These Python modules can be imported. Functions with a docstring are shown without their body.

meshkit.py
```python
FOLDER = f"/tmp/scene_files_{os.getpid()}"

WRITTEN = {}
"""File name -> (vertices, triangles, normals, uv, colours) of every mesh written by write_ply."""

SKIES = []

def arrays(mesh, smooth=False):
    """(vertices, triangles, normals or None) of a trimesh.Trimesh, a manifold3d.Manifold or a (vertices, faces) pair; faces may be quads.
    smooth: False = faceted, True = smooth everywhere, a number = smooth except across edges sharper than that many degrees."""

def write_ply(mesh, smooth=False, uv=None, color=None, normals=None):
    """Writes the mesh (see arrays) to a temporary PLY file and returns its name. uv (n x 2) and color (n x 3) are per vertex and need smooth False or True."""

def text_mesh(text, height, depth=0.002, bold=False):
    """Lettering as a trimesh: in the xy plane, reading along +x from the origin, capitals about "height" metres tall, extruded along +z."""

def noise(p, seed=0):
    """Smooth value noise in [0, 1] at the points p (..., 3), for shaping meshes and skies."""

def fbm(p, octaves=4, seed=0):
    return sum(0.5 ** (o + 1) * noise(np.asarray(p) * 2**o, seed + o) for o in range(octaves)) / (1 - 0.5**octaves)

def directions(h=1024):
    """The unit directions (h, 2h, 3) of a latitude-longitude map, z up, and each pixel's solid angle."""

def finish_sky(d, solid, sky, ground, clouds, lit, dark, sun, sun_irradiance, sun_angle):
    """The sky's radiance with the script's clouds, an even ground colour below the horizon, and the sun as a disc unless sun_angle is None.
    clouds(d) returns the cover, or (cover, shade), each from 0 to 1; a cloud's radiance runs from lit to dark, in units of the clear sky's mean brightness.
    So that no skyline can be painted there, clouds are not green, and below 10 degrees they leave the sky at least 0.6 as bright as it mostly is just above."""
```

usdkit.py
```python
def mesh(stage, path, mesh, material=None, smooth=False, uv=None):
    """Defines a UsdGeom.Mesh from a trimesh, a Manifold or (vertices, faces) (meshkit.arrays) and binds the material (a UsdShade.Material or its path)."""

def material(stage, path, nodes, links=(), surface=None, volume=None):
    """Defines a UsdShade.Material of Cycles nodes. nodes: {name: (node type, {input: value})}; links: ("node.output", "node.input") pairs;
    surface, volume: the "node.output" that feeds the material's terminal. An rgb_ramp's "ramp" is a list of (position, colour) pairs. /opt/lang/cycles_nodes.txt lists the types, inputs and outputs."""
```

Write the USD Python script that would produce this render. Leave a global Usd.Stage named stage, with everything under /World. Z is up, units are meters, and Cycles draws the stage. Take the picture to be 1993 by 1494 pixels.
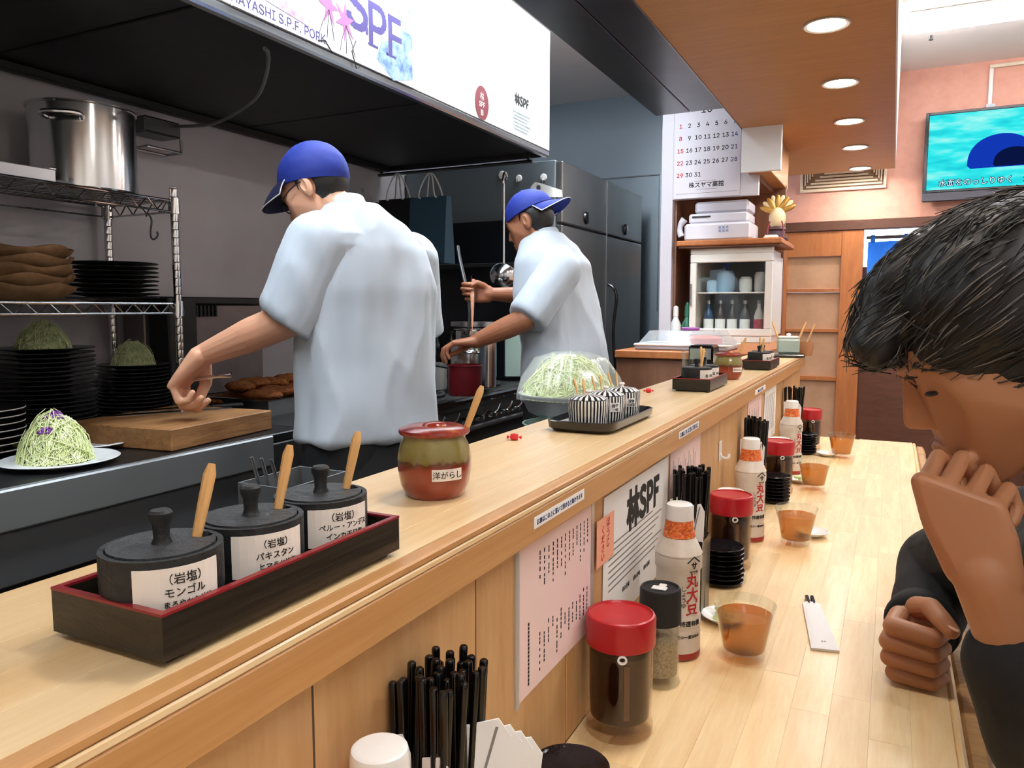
import math, random, glob
import numpy as np, trimesh, manifold3d as m3, shapely
from shapely import affinity
from shapely.geometry import Polygon, box as sbox, Point
import usdkit, meshkit
from pxr import Usd, UsdGeom, UsdLux, UsdShade, Sdf, Gf

stage = Usd.Stage.CreateInMemory()
UsdGeom.SetStageUpAxis(stage, 'Z')
UsdGeom.SetStageMetersPerUnit(stage, 1.0)
UsdGeom.Xform.Define(stage, '/World')
rng = np.random.default_rng(7)
random.seed(7)

# ------------------------------------------------------------------ camera, light, exposure
F_PX, CX, CY = 1490.0, 996.5, 747.0
PITCH, YAW = math.radians(5.63), math.radians(26.36)
CAM = np.array([0, 0, 1.22])
FW = np.array([-math.sin(YAW) * math.cos(PITCH), math.cos(YAW) * math.cos(PITCH), -math.sin(PITCH)])
RT = np.array([math.cos(YAW), math.sin(YAW), 0.0])
UP = np.cross(RT, FW)
cam = UsdGeom.Camera.Define(stage, '/World/camera')
cam.CreateHorizontalApertureAttr(36.0)
cam.CreateVerticalApertureAttr(36.0 * 1494 / 1993)
cam.CreateFocalLengthAttr(F_PX / 1993 * 36.0)
cam.CreateClippingRangeAttr((0.02, 200.0))
cam.AddTransformOp().Set(Gf.Matrix4d(*RT, 0, *UP, 0, *(-FW), 0, *CAM, 1))
cam.CreateExposureAttr(0.85)
EXPO = 1.0
L_DOWN, L_KITCHEN, L_ROOM, L_TV = 105.0, 34.0, 15.0, 0.55
dome = UsdLux.DomeLight.Define(stage, '/World/sky')
dome.CreateIntensityAttr(0.45)
dome.CreateColorAttr(Gf.Vec3f(0.75, 0.87, 1.0))


def at(u, v, d=None, x=None, y=None, z=None):
    """A pixel of the photograph as a point in the room, at a distance or on a plane."""
    r = FW + RT * (u - CX) / F_PX - UP * (v - CY) / F_PX
    if d is not None:
        return CAM + r * d
    for i, c in enumerate((x, y, z)):
        if c is not None:
            return CAM + r * (c - CAM[i]) / r[i]


# ------------------------------------------------------------------ mesh helpers, all give (vertices, faces)
def vf(m):
    if isinstance(m, tuple):
        return np.asarray(m[0], float), np.asarray(m[1], int)
    if hasattr(m, 'to_mesh'):
        q = m.to_mesh()
        return np.array(q.vert_properties[:, :3], float), np.array(q.tri_verts, int)
    return np.array(m.vertices, float), np.array(m.faces, int)


def cat(*ms):
    V, Fc, n = [], [], 0
    for m in ms:
        for q in (m if isinstance(m, list) else [m]):
            v, f = vf(q)
            V.append(v); Fc.append(f + n); n += len(v)
    return np.vstack(V), np.vstack(Fc)


def mv(m, x=0, y=0, z=0, rz=0, s=1):
    v, f = vf(m)
    c, sn = math.cos(rz), math.sin(rz)
    v = v * s
    return np.stack([v[:, 0] * c - v[:, 1] * sn + x, v[:, 0] * sn + v[:, 1] * c + y, v[:, 2] + z], 1), f


def frame(m, o, ex, ey, ez=None):
    v, f = vf(m)
    ex, ey = np.asarray(ex, float), np.asarray(ey, float)
    ez = np.cross(ex, ey) if ez is None else np.asarray(ez, float)
    return np.asarray(o, float) + v[:, :1] * ex + v[:, 1:2] * ey + v[:, 2:] * ez, f


def hull(pts):
    return vf(m3.Manifold.hull_points(np.asarray(pts, float)))


def box(x0, x1, y0, y1, z0, z1, b=0.0):
    if b <= 0:
        P = [(x, y, z) for x in (x0, x1) for y in (y0, y1) for z in (z0, z1)]
    else:
        b = min(b, (x1 - x0) / 2.1, (y1 - y0) / 2.1, (z1 - z0) / 2.1)
        P = []
        for x, sx in ((x0, 1), (x1, -1)):
            for y, sy in ((y0, 1), (y1, -1)):
                for z, sz in ((z0, 1), (z1, -1)):
                    P += [(x + sx * b, y + sy * b, z), (x + sx * b, y, z + sz * b), (x, y + sy * b, z + sz * b)]
    return hull(P)


def lathe(prof, n=32, sx=1.0):
    prof = [(max(r, 1e-5), z) for r, z in prof]
    a = np.arange(n) * 2 * math.pi / n
    V = np.array([[r * math.cos(t) * sx, r * math.sin(t), z] for r, z in prof for t in a])
    Fc = []
    for i in range(len(prof) - 1):
        for j in range(n):
            k = (j + 1) % n
            p, q, r, s = i * n + j, i * n + k, (i + 1) * n + k, (i + 1) * n + j
            Fc += [(p, q, r), (p, r, s)]
    return V, np.array(Fc)


def spline(pts, n=6):
    p = np.asarray(pts, float)
    if len(p) < 3:
        return p
    from scipy.interpolate import CubicSpline
    t = np.r_[0, np.cumsum(np.linalg.norm(np.diff(p, axis=0), axis=1))]
    return CubicSpline(t, p)(np.linspace(0, t[-1], (len(p) - 1) * n + 1))


def tube(pts, r, n=8, smooth=0):
    p = np.asarray(spline(pts, smooth) if smooth else pts, float)
    r = np.broadcast_to(np.asarray(r, float), (len(p),)) if np.ndim(r) == 0 or len(r) == len(p) else np.interp(np.linspace(0, 1, len(p)), np.linspace(0, 1, len(r)), r)
    t = np.gradient(p, axis=0)
    t /= np.linalg.norm(t, axis=1, keepdims=True) + 1e-12
    ref = np.array([0, 0, 1.0]) if abs(t[0][2]) < 0.9 else np.array([1.0, 0, 0])
    a0 = np.cross(t[0], ref); a0 /= np.linalg.norm(a0)
    A = []
    for k in range(len(p)):
        a0 = a0 - t[k] * (a0 @ t[k]); a0 /= np.linalg.norm(a0) + 1e-12
        A.append(a0)
    A = np.array(A); B = np.cross(t, A)
    an = np.arange(n) * 2 * math.pi / n
    V = (p[:, None] + r[:, None, None] * (np.cos(an)[None, :, None] * A[:, None] + np.sin(an)[None, :, None] * B[:, None])).reshape(-1, 3)
    Fc = []
    for i in range(len(p) - 1):
        for j in range(n):
            k = (j + 1) % n
            Fc += [(i * n + j, i * n + k, (i + 1) * n + k), (i * n + j, (i + 1) * n + k, (i + 1) * n + j)]
    c0, c1 = len(V), len(V) + 1
    V = np.vstack([V, p[:1], p[-1:]])
    for j in range(n):
        k = (j + 1) % n
        Fc += [(c0, k, j), (c1, (len(p) - 1) * n + j, (len(p) - 1) * n + k)]
    return V, np.array(Fc)


def prism(poly, h):
    poly = poly if hasattr(poly, 'geom_type') else Polygon(poly)
    gs = [g for g in getattr(poly, 'geoms', [poly]) if g.area > 1e-12]
    return cat(*[trimesh.creation.extrude_polygon(g, h, engine='earcut') for g in gs])


def rrect(w, h, r, n=6):
    return sbox(-w / 2 + r, -h / 2 + r, w / 2 - r, h / 2 - r).buffer(r, quad_segs=n)


def sph(p, r, n=20):
    return m3.Manifold.sphere(float(r), n).translate([float(q) for q in p])


def hs(*pr, n=20):
    """Hull of spheres (point, radius)."""
    return m3.Manifold.batch_hull([sph(p, r, n) for p, r in pr])


def ell(p, ax, n=28):
    """Ellipsoid at p with the three half axes ax (rows)."""
    s = m3.Manifold.sphere(1.0, n)
    M = np.c_[np.asarray(ax, float).T, np.asarray(p, float)]
    return s.transform(M)


def union(ms):
    return m3.Manifold.batch_boolean(list(ms), m3.OpType.Add)


def melt(m, edge=None, it=12, lamb=0.5):
    if edge:
        m = m.refine_to_length(edge)
    v, f = vf(m)
    t = trimesh.Trimesh(v, f, process=True)
    trimesh.smoothing.filter_taubin(t, lamb=lamb, nu=lamb + 0.02, iterations=it)
    return np.array(t.vertices), np.array(t.faces)


def rough(m, amp, freq, seed=0):
    v, f = vf(m)
    t = trimesh.Trimesh(v, f, process=False)
    return v + t.vertex_normals * ((meshkit.fbm(v * freq, 3, seed) - 0.5) * 2 * amp)[:, None], f


def wrap(m, R, a0):
    """Bends a flat mesh (x right, y up, z out) round a vertical cylinder of radius R, centred on the angle a0."""
    v, f = vf(m)
    a = a0 + v[:, 0] / R
    rr = R + v[:, 2]
    return np.stack([rr * np.cos(a), rr * np.sin(a), v[:, 1]], 1), f


_glyph = {}
def text(s, h, font='Noto Sans CJK', vertical=False, bold=0, depth=0.0003, gap=1.0):
    """Flat lettering centred on the origin: em height h."""
    if vertical:
        ms = [mv(text(c, h, font, False, bold, depth), 0, -i * h * gap, 0) for i, c in enumerate(s) if c != ' ']
        return mv(cat(*ms), 0, (len(s) - 1) * h * gap / 2, 0)
    key = (s, font, bold)
    if key not in _glyph:
        from PIL import Image, ImageDraw, ImageFont
        p = [q for q in glob.glob('/opt/blender-*/*/datafiles/fonts/*') if font in q]
        p = p or glob.glob('/opt/blender-*/*/datafiles/fonts/Inter.woff2')
        ft = ImageFont.truetype(p[0], 56)
        x0, y0, x1, y1 = ft.getbbox(s, anchor='ls', stroke_width=bold)
        im = Image.new('L', (x1 - x0 + 8, y1 - y0 + 8))
        ImageDraw.Draw(im).text((4 - x0, 4 - y0), s, 255, ft, anchor='ls', stroke_width=bold)
        on = np.pad(np.asarray(im) > 127, ((0, 0), (1, 1))).astype(np.int8)
        rw, st = np.nonzero(np.diff(on, axis=1) == 1)
        en = np.nonzero(np.diff(on, axis=1) == -1)[1]
        sh = shapely.union_all(shapely.box(st, -rw - 1, en, -rw)).buffer(0.5).buffer(-0.5).simplify(0.6)
        b = sh.bounds
        _glyph[key] = affinity.translate(sh, -(b[0] + b[2]) / 2, -(b[1] + b[3]) / 2)
    k = h / 56.0
    return prism(affinity.scale(_glyph[key], k, k, origin=(0, 0)), depth)


# ------------------------------------------------------------------ scene helpers
_used = {}
def numbered(parent, name):
    n = _used.get((parent, name), 0)
    _used[(parent, name)] = n + 1
    return f'{parent}/{name}' if n == 0 else f'{parent}/{name}_{n:03d}'


def tag(p, label=None, cat_=None, group=None, kind=None):
    p = p.GetPrim() if hasattr(p, 'GetPrim') else p
    for k, v in (('label', label), ('category', cat_), ('group', group), ('kind', kind)):
        if v:
            p.SetCustomDataByKey(k, v)
    return p


def mesh(name, m, mat, parent=None, label=None, smooth=35, kind=None):
    path = numbered(parent.GetPath().pathString if parent is not None else '/World', name)
    pr = usdkit.mesh(stage, path, vf(m), mat, smooth=smooth).GetPrim()
    return tag(pr, label, None, None, kind)


def single(name, m, mat, label, category, group=None, kind=None, smooth=35):
    return tag(mesh(name, m, mat, None, None, smooth), label, category, group, kind)


def struct(name, m, mat, smooth=35):
    return tag(mesh(name, m, mat, None, None, smooth), None, None, None, 'structure')


def thing(name, label, category, loc=(0, 0, 0), rz=0.0, group=None, kind=None):
    x = UsdGeom.Xform.Define(stage, numbered('/World', name))
    x.AddTranslateOp().Set(Gf.Vec3d(*map(float, loc)))
    x.AddRotateZOp().Set(math.degrees(rz))
    return tag(x.GetPrim(), label, category, group, kind)


def dup(src, label, loc, rz=0.0, group=None):
    """A copy of a thing, with copies of its parts, under the next number."""
    was = src.GetCustomData()
    name = src.GetName()
    base = name[:-4] if name[-4:-3] == '_' and name[-3:].isdigit() else name
    p = stage.DefinePrim(numbered('/World', base))
    p.GetReferences().AddInternalReference(src.GetPath())
    if src.GetTypeName() == 'Xform':
        p.SetInstanceable(True)
    x = UsdGeom.Xformable(p)
    x.ClearXformOpOrder()
    x.AddTranslateOp().Set(Gf.Vec3d(*map(float, loc)))
    x.AddRotateZOp().Set(math.degrees(rz))
    return tag(p, label, was['category'], group or was.get('group'))


def setloc(m, loc):
    """Gives a one-mesh thing a base of its own to be copied from."""
    x = UsdGeom.Xformable(m)
    x.AddTranslateOp().Set(Gf.Vec3d(*map(float, loc)))
    x.AddRotateZOp().Set(0.0)
    return m


ORD = ['topmost', 'second', 'third', 'fourth', 'fifth', 'sixth', 'seventh', 'eighth', 'ninth', 'tenth', 'eleventh', 'twelfth', 'thirteenth', 'fourteenth', 'fifteenth', 'sixteenth']

# ------------------------------------------------------------------ materials
def lin(h):
    if isinstance(h, str):
        h = h.lstrip('#')
        c = [int(h[i:i + 2], 16) / 255 for i in (0, 2, 4)]
        return [x / 12.92 if x < 0.04045 else ((x + 0.055) / 1.055) ** 2.4 for x in c]
    return list(h)


_mats = {}
def M(name, col, rough_=0.5, metal=0.0, **kw):
    if name not in _mats:
        d = {'base_color': lin(col), 'roughness': rough_, 'metallic': metal}
        d.update(kw)
        _mats[name] = usdkit.material(stage, f'/World/Looks/{name}', {'p': ('principled_bsdf', d)}, [], surface='p.BSDF')
    return _mats[name]


def wood(name, dark, light, scale=(30, 2, 30), rough_=0.35, vary=0.12, coat=0.0, bump=0.02):
    if name not in _mats:
        _mats[name] = usdkit.material(stage, f'/World/Looks/{name}', {
            'g': ('geometry', {}), 'oi': ('object_info', {}),
            'ofs': ('vector_math', {'math_type': 'scale', 'vector1': (1.7, 3.1, 2.3)}),
            'add': ('vector_math', {'math_type': 'add'}),
            'm': ('mapping', {'scale': scale}),
            'n': ('noise_texture', {'scale': 1.0, 'detail': 5.0, 'roughness': 0.6, 'distortion': 0.6}),
            'n2': ('noise_texture', {'scale': 4.0, 'detail': 3.0, 'roughness': 0.7}),
            'mx': ('mix_float', {'fac': 0.35}),
            'r': ('rgb_ramp', {'ramp': [(0.25, lin(dark)), (0.5, [(a + b) / 2 for a, b in zip(lin(dark), lin(light))]), (0.72, lin(light))]}),
            'mr': ('map_range', {'from_min': 0.0, 'from_max': 1.0, 'to_min': 1 - vary, 'to_max': 1 + vary}),
            'h': ('hsv', {'hue': 0.5, 'saturation': 1.0, 'fac': 1.0}),
            'b': ('bump', {'strength': bump, 'distance': 0.01}),
            'p': ('principled_bsdf', {'roughness': rough_, 'coat_weight': coat, 'coat_roughness': 0.15})},
            [('oi.random', 'ofs.scale'), ('g.position', 'add.vector1'), ('ofs.vector', 'add.vector2'), ('add.vector', 'm.vector'), ('m.vector', 'n.vector'), ('m.vector', 'n2.vector'),
             ('n.fac', 'mx.a'), ('n2.fac', 'mx.b'), ('mx.result', 'r.fac'), ('oi.random', 'mr.value'), ('mr.result', 'h.value'), ('r.color', 'h.color'), ('h.color', 'p.base_color'),
             ('mx.result', 'b.height'), ('b.normal', 'p.normal')], surface='p.BSDF')
    return _mats[name]


def noisy(name, stops, scale=8.0, rough_=0.5, metal=0.0, detail=4.0, bump=0.0, mapping=(1, 1, 1), **kw):
    if name not in _mats:
        d = {'roughness': rough_, 'metallic': metal}
        d.update(kw)
        nodes = {'g': ('geometry', {}), 'm': ('mapping', {'scale': mapping}), 'n': ('noise_texture', {'scale': scale, 'detail': detail, 'roughness': 0.6}),
                 'r': ('rgb_ramp', {'ramp': [(a, lin(c)) for a, c in stops]}), 'p': ('principled_bsdf', d)}
        links = [('g.position', 'm.vector'), ('m.vector', 'n.vector'), ('n.fac', 'r.fac'), ('r.color', 'p.base_color')]
        if bump:
            nodes['b'] = ('bump', {'strength': bump, 'distance': 0.01})
            links += [('n.fac', 'b.height'), ('b.normal', 'p.normal')]
        _mats[name] = usdkit.material(stage, f'/World/Looks/{name}', nodes, links, surface='p.BSDF')
    return _mats[name]


def glow(name, col, s):
    if name not in _mats:
        _mats[name] = usdkit.material(stage, f'/World/Looks/{name}', {'e': ('emission', {'color': lin(col), 'strength': s * EXPO})}, [], surface='e.emission')
    return _mats[name]


def pane(name, tint=(1, 1, 1), diffuse=None, amount=0.0, gloss=0.6, rough_=0.02):
    """Clear glass that light passes: transparent, glossier towards grazing; a share of it may be milky."""
    if name not in _mats:
        nodes = {'t': ('transparent_bsdf', {'color': lin(tint)}), 'g': ('glossy_bsdf', {'color': (1, 1, 1), 'roughness': rough_}), 'w': ('layer_weight', {'blend': 0.5}),
                 'pw': ('math', {'math_type': 'power', 'value2': 4.0}), 'ma': ('math', {'math_type': 'multiply_add', 'value2': gloss, 'value3': 0.04}), 'x': ('mix_closure', {})}
        links = [('w.facing', 'pw.value1'), ('pw.value', 'ma.value1'), ('ma.value', 'x.fac'), ('t.BSDF', 'x.closure1'), ('g.BSDF', 'x.closure2')]
        if diffuse is not None:
            nodes['d'] = ('diffuse_bsdf', {'color': lin(diffuse)})
            nodes['y'] = ('mix_closure', {'fac': amount})
            links[3] = ('y.closure', 'x.closure1')
            links += [('t.BSDF', 'y.closure1'), ('d.BSDF', 'y.closure2')]
        _mats[name] = usdkit.material(stage, f'/World/Looks/{name}', nodes, links, surface='x.closure')
    return _mats[name]


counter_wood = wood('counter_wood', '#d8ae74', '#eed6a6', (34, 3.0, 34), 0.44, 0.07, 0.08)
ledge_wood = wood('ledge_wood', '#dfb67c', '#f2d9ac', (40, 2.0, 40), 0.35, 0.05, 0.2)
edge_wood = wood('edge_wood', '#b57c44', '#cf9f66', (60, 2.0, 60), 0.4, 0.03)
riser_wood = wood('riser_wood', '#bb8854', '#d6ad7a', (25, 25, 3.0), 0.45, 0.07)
soffit_wood = wood('soffit_wood', '#b07c48', '#c89258', (2.5, 70, 70), 0.5, 0.03)
frame_wood = wood('frame_wood', '#a05a2c', '#c07a44', (25, 25, 3), 0.5, 0.05)
dark_wood = wood('dark_wood', '#4a2a1c', '#6a4230', (5, 25, 25), 0.5, 0.05)
niche_wood = wood('niche_wood', '#6e4630', '#8c6048', (20, 20, 3), 0.5, 0.05)
board_wood = wood('board_wood', '#6a4424', '#a87848', (40, 4, 60), 0.6, 0.0, bump=0.15)
spoon_wood = wood('spoon_wood', '#d69a58', '#ecc080', (60, 60, 10), 0.5, 0.1)
end_wood = wood('end_wood', '#8a6238', '#c89c64', (14, 90, 14), 0.55, 0.0)
lattice_panel = noisy('lattice_panel', [(0.3, '#b58a68'), (0.7, '#c79c7a')], 6, 0.7)
wall_pink = noisy('wall_pink', [(0.3, '#dca08c'), (0.7, '#e6ae9a')], 14, 0.75, bump=0.05)
ceiling_white = M('ceiling_white', '#efe9e6', 0.8)
kitchen_wall = noisy('kitchen_wall', [(0.3, '#a8a6ac'), (0.7, '#bcbac0')], 2.0, 0.35)
steel = M('steel', '#b9bcbf', 0.28, 1.0)
steel_dark = M('steel_dark', '#6c6e70', 0.35, 1.0)
steel_beam = noisy('steel_beam', [(0.3, '#5c5d60'), (0.7, '#78797c')], 1.5, 0.32, 1.0, mapping=(1, 1, 8))
steel_pol = M('steel_pol', '#d5d7d9', 0.16, 1.0)
steel_blue = M('steel_blue', '#b4c2cc', 0.35, 0.85)
chrome = M('chrome', '#e2e2e2', 0.12, 1.0)
chrome_dim = M('chrome_dim', '#9a9a98', 0.25, 1.0)
black_paint = noisy('black_paint', [(0.3, '#101011'), (0.7, '#1c1c1d')], 20, 0.55)
black_gloss = M('black_gloss', '#0b0b0c', 0.18)
black_lacquer = M('black_lacquer', '#0a0a0b', 0.22, coat_weight=0.4)
black_matte = M('black_matte', '#161617', 0.65)
iron_pot = noisy('iron_pot', [(0.3, '#121315'), (0.7, '#222426')], 90, 0.55, bump=0.25)
iron_lid = noisy('iron_lid', [(0.3, '#2c2e30'), (0.7, '#3c3e40')], 140, 0.5, bump=0.3)
tray_wood = noisy('tray_wood', [(0.35, '#15120e'), (0.65, '#2b241a')], 6, 0.35, mapping=(8, 1, 30), bump=0.1)
red_lacquer = M('red_lacquer', '#8c1f26', 0.3)
paper = M('paper', '#ece2d6', 0.8)
paper_white = M('paper_white', '#f1efec', 0.8)
paper_pink = M('paper_pink', '#f0d2cc', 0.8)
paper_orange = M('paper_orange', '#f2ac8c', 0.8)
ink = M('ink', '#1e1a18', 0.7)
ink_red = M('ink_red', '#b9262a', 0.7)
ink_grey = M('ink_grey', '#8a8480', 0.7)
ink_violet = M('ink_violet', '#45367c', 0.7)
ink_pink = M('ink_pink', '#b0649a', 0.7)
hood_white = M('hood_white', '#dcdddc', 0.4)
white_plastic = M('white_plastic', '#e9e7e2', 0.4)
white_enamel = M('white_enamel', '#dedcd6', 0.35)
porcelain = M('porcelain', '#f0eee9', 0.2)
red_cap = M('red_cap', '#b01822', 0.3)
red_candy = M('red_candy', '#d8242c', 0.35)
sauce_brown = M('sauce_brown', '#2c140a', 0.3)
glass = pane('glass', '#fafcfb')
glass_amber = pane('glass_tea', '#e8b878', '#c08038', 0.10, 0.3)
plastic_clear = pane('plastic_clear', '#f2f5f7', '#dfe5ea', 0.22, 0.5, 0.08)
skin_light = M('skin_light', '#d9a284', 0.5, subsurface_weight=0.12, subsurface_radius=(1.0, 0.35, 0.2), subsurface_scale=0.01)
skin_tan = M('skin_tan', '#9a6448', 0.5, subsurface_weight=0.1, subsurface_radius=(1.0, 0.35, 0.2), subsurface_scale=0.01)
skin_mid = M('skin_mid', '#a8724e', 0.5, subsurface_weight=0.12, subsurface_radius=(1.0, 0.35, 0.2), subsurface_scale=0.01)
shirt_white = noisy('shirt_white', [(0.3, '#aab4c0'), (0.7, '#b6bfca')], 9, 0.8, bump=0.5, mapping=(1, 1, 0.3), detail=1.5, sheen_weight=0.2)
cap_blue = M('cap_blue', '#0a2684', 0.75)
cap_navy = M('cap_navy', '#12123a', 0.7)
hair_black = noisy('hair_black', [(0.3, '#0c0b0b'), (0.7, '#1c1a19')], 60, 0.45, mapping=(1, 1, 6))
cloth_black = noisy('cloth_black', [(0.3, '#0b0b0c'), (0.7, '#151516')], 60, 0.85)
apron_dark = M('apron_dark', '#101216', 0.8)
cabbage_pale = noisy('cabbage_pale', [(0.3, '#cbd98c'), (0.55, '#e4ecb8'), (0.75, '#f4f6dc')], 40, 0.55, subsurface_weight=0.0)
cabbage_mid = noisy('cabbage_mid', [(0.3, '#bccd78'), (0.7, '#dfe8ac')], 40, 0.55)
cabbage_purple = M('cabbage_purple', '#7a3a92', 0.5)
fried = noisy('fried', [(0.25, '#5a2a0c'), (0.5, '#8e4c1a'), (0.75, '#b87a34')], 70, 0.75, bump=0.6)

# ------------------------------------------------------------------ the room
ZT, ZL, ZK = 0.72, 1.04, 0.86           # dining counter, upper ledge, kitchen counter
struct('floor', box(-2.6, 2.0, -1.7, 6.6, -0.1, 0.0), noisy('floor_tile', [(0.3, '#6c5a4c'), (0.7, '#806c5c')], 3, 0.5))
struct('ceiling', cat(box(-2.6, -1.0, -1.7, 5.3, 2.67, 2.9), box(-1.2, 2.0, -1.7, 6.1, 2.82, 2.9)), ceiling_white)
struct('wall_left', box(-2.6, -2.42, -1.7, 5.3, 0, 2.67), kitchen_wall)
wall_cream = M('wall_cream', '#e6e0d6', 0.8)
struct('wall_right', box(1.9, 2.0, -1.7, 6.1, 0, 2.82), wall_cream)
struct('wall_rear', box(-2.6, 2.0, -1.8, -1.7, 0, 2.9), wall_cream)
struct('wall_kitchen_end', cat(box(-2.42, -1.13, 5.2, 5.3, 0, 2.67)), steel_blue)
struct('door_1', cat(box(-0.35, 1.1, 6.2, 6.24, 0, 1.52)), dark_wood)
struct('wall_back', cat(box(-1.3, 1.9, 6.0, 6.1, 1.80, 2.82), box(0.95, 1.9, 6.0, 6.1, 0, 1.80), box(-1.3, -0.8, 6.0, 6.1, 0, 1.80)), wall_pink)
struct('trim_1', box(-0.85, 1.9, 5.93, 5.999, 1.768, 1.836, 0.004), dark_wood)
struct('trim_2', cat(box(-2.419, -1.46, 5.19, 5.199, 2.12, 2.128), box(-1.46, -1.452, 5.19, 5.199, 1.2, 2.128)), steel)
struct('wall_partition', cat(box(-1.195, -1.13, 4.3, 5.2, 0, 2.82), box(-1.129, -0.67, 4.3, 4.34, 1.823, 2.82)), M('partition_white', '#cfcbd4', 0.5))
struct('wall_alcove', cat(box(-1.129, -0.6, 4.86, 4.9, 0, 1.95), box(-1.129, -1.115, 4.345, 4.86, 0, 1.95), box(-1.129, -0.67, 4.345, 4.86, 1.9, 1.95)), niche_wood)
struct('trim_3', box(-0.7195, -0.60, 4.22, 4.95, 1.93, 2.82, 0.003), soffit_wood)
struct('trim_4', box(-0.745, -0.545, 4.19, 4.219, 1.925, 2.5, 0.002), M('board_white', '#eef2f6', 0.5))
struct('beam', cat(box(-1.08, -0.912, -1.7, 3.76, 2.155, 2.67, 0.002), box(-0.908, -0.748, -1.7, 3.76, 2.155, 2.67, 0.002)), steel_beam)
soffit = struct('soffit', box(-0.744, -0.032, -1.69, 5.8, 2.15, 2.17), soffit_wood)
struct('soffit_side', cat(box(-0.744, -0.73, -1.69, 5.8, 2.1705, 2.82), box(-0.032, -0.026, -1.69, 5.806, 2.148, 2.82), box(-0.73, -0.033, 5.79, 5.806, 2.1705, 2.82)), M('trim_white', '#ece6e2', 0.6))
struct('trim_5', box(-0.7475, -0.7445, -1.69, 5.8, 2.146, 2.18), steel)

# hood over the kitchen line
hd = thing('range_hood', 'long white-fronted kitchen range hood with black underside above the cooks', 'hood', (-1.47, 1.3, 1.92))
def hb(x0, x1, y0, y1, z0, z1, b=0.0):
    return mv(box(x0, x1, y0, y1, z0, z1, b), 1.47, -1.3, -1.92)
mesh('front_panel', hb(-1.486, -1.47, -1.6, 3.36, 1.952, 2.488, 0.001), hood_white, hd)
mesh('lower_rail', cat(hb(-1.50, -1.4695, -1.6, 3.36, 1.922, 1.951, 0.006)), steel, hd)
mesh('end_panel', hb(-2.41, -1.487, 3.34, 3.358, 1.924, 2.488), steel_dark, hd)
mesh('top_panel', hb(-2.41, -1.487, -1.6, 3.339, 2.47, 2.488), steel_dark, hd)
mesh('back_panel', hb(-2.41, -2.39, -1.6, 3.339, 1.924, 2.469), steel_dark, hd)
for k in range(5):
    mesh('grease_filter', hb(-2.385, -1.5, -1.55 + k * 0.98, -1.55 + k * 0.98 + 0.97, 1.945, 1.955, 0.003), black_paint, hd)
mesh('wall_rail', hb(-2.389, -2.355, -1.6, 3.33, 1.918, 1.944, 0.003), black_paint, hd)

def on_hood(m, y, z, out=0.0):
    return frame(m, (-1.47 + out, y, z), (0, 1, 0), (0, 0, 1))

ban = thing('banner_sign', 'printed pork brand panel with purple lettering and photos on the hood front', 'sign', (-1.468, 1.83, 1.93))
def bn(m, y, z, out):
    return mv(on_hood(m, y, z, out), 1.468, -1.83, -1.93)
mesh('backing', bn(box(-0.40, 0.39, 0, 0.36, 0.0005, 0.006), 1.832, 1.95, 0), M('banner_white', '#d6d4d6', 0.6), ban)
ph = noisy('photo_pink', [(0.3, '#6a5878'), (0.5, '#b896b8'), (0.7, '#d4c4d8')], 18, 0.6)
mesh('photo', bn(prism([(-0.12, -0.03), (0.11, -0.05), (0.11, 0.15), (-0.12, 0.15)], 0.0006), 1.60, 2.035, 0.006), ph, ban)
mesh('title_lettering', bn(text('HAYASHI S.P.F. PORK', 0.033, 'Inter'), 1.60, 1.972, 0.0062), ink_violet, ban)
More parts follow.
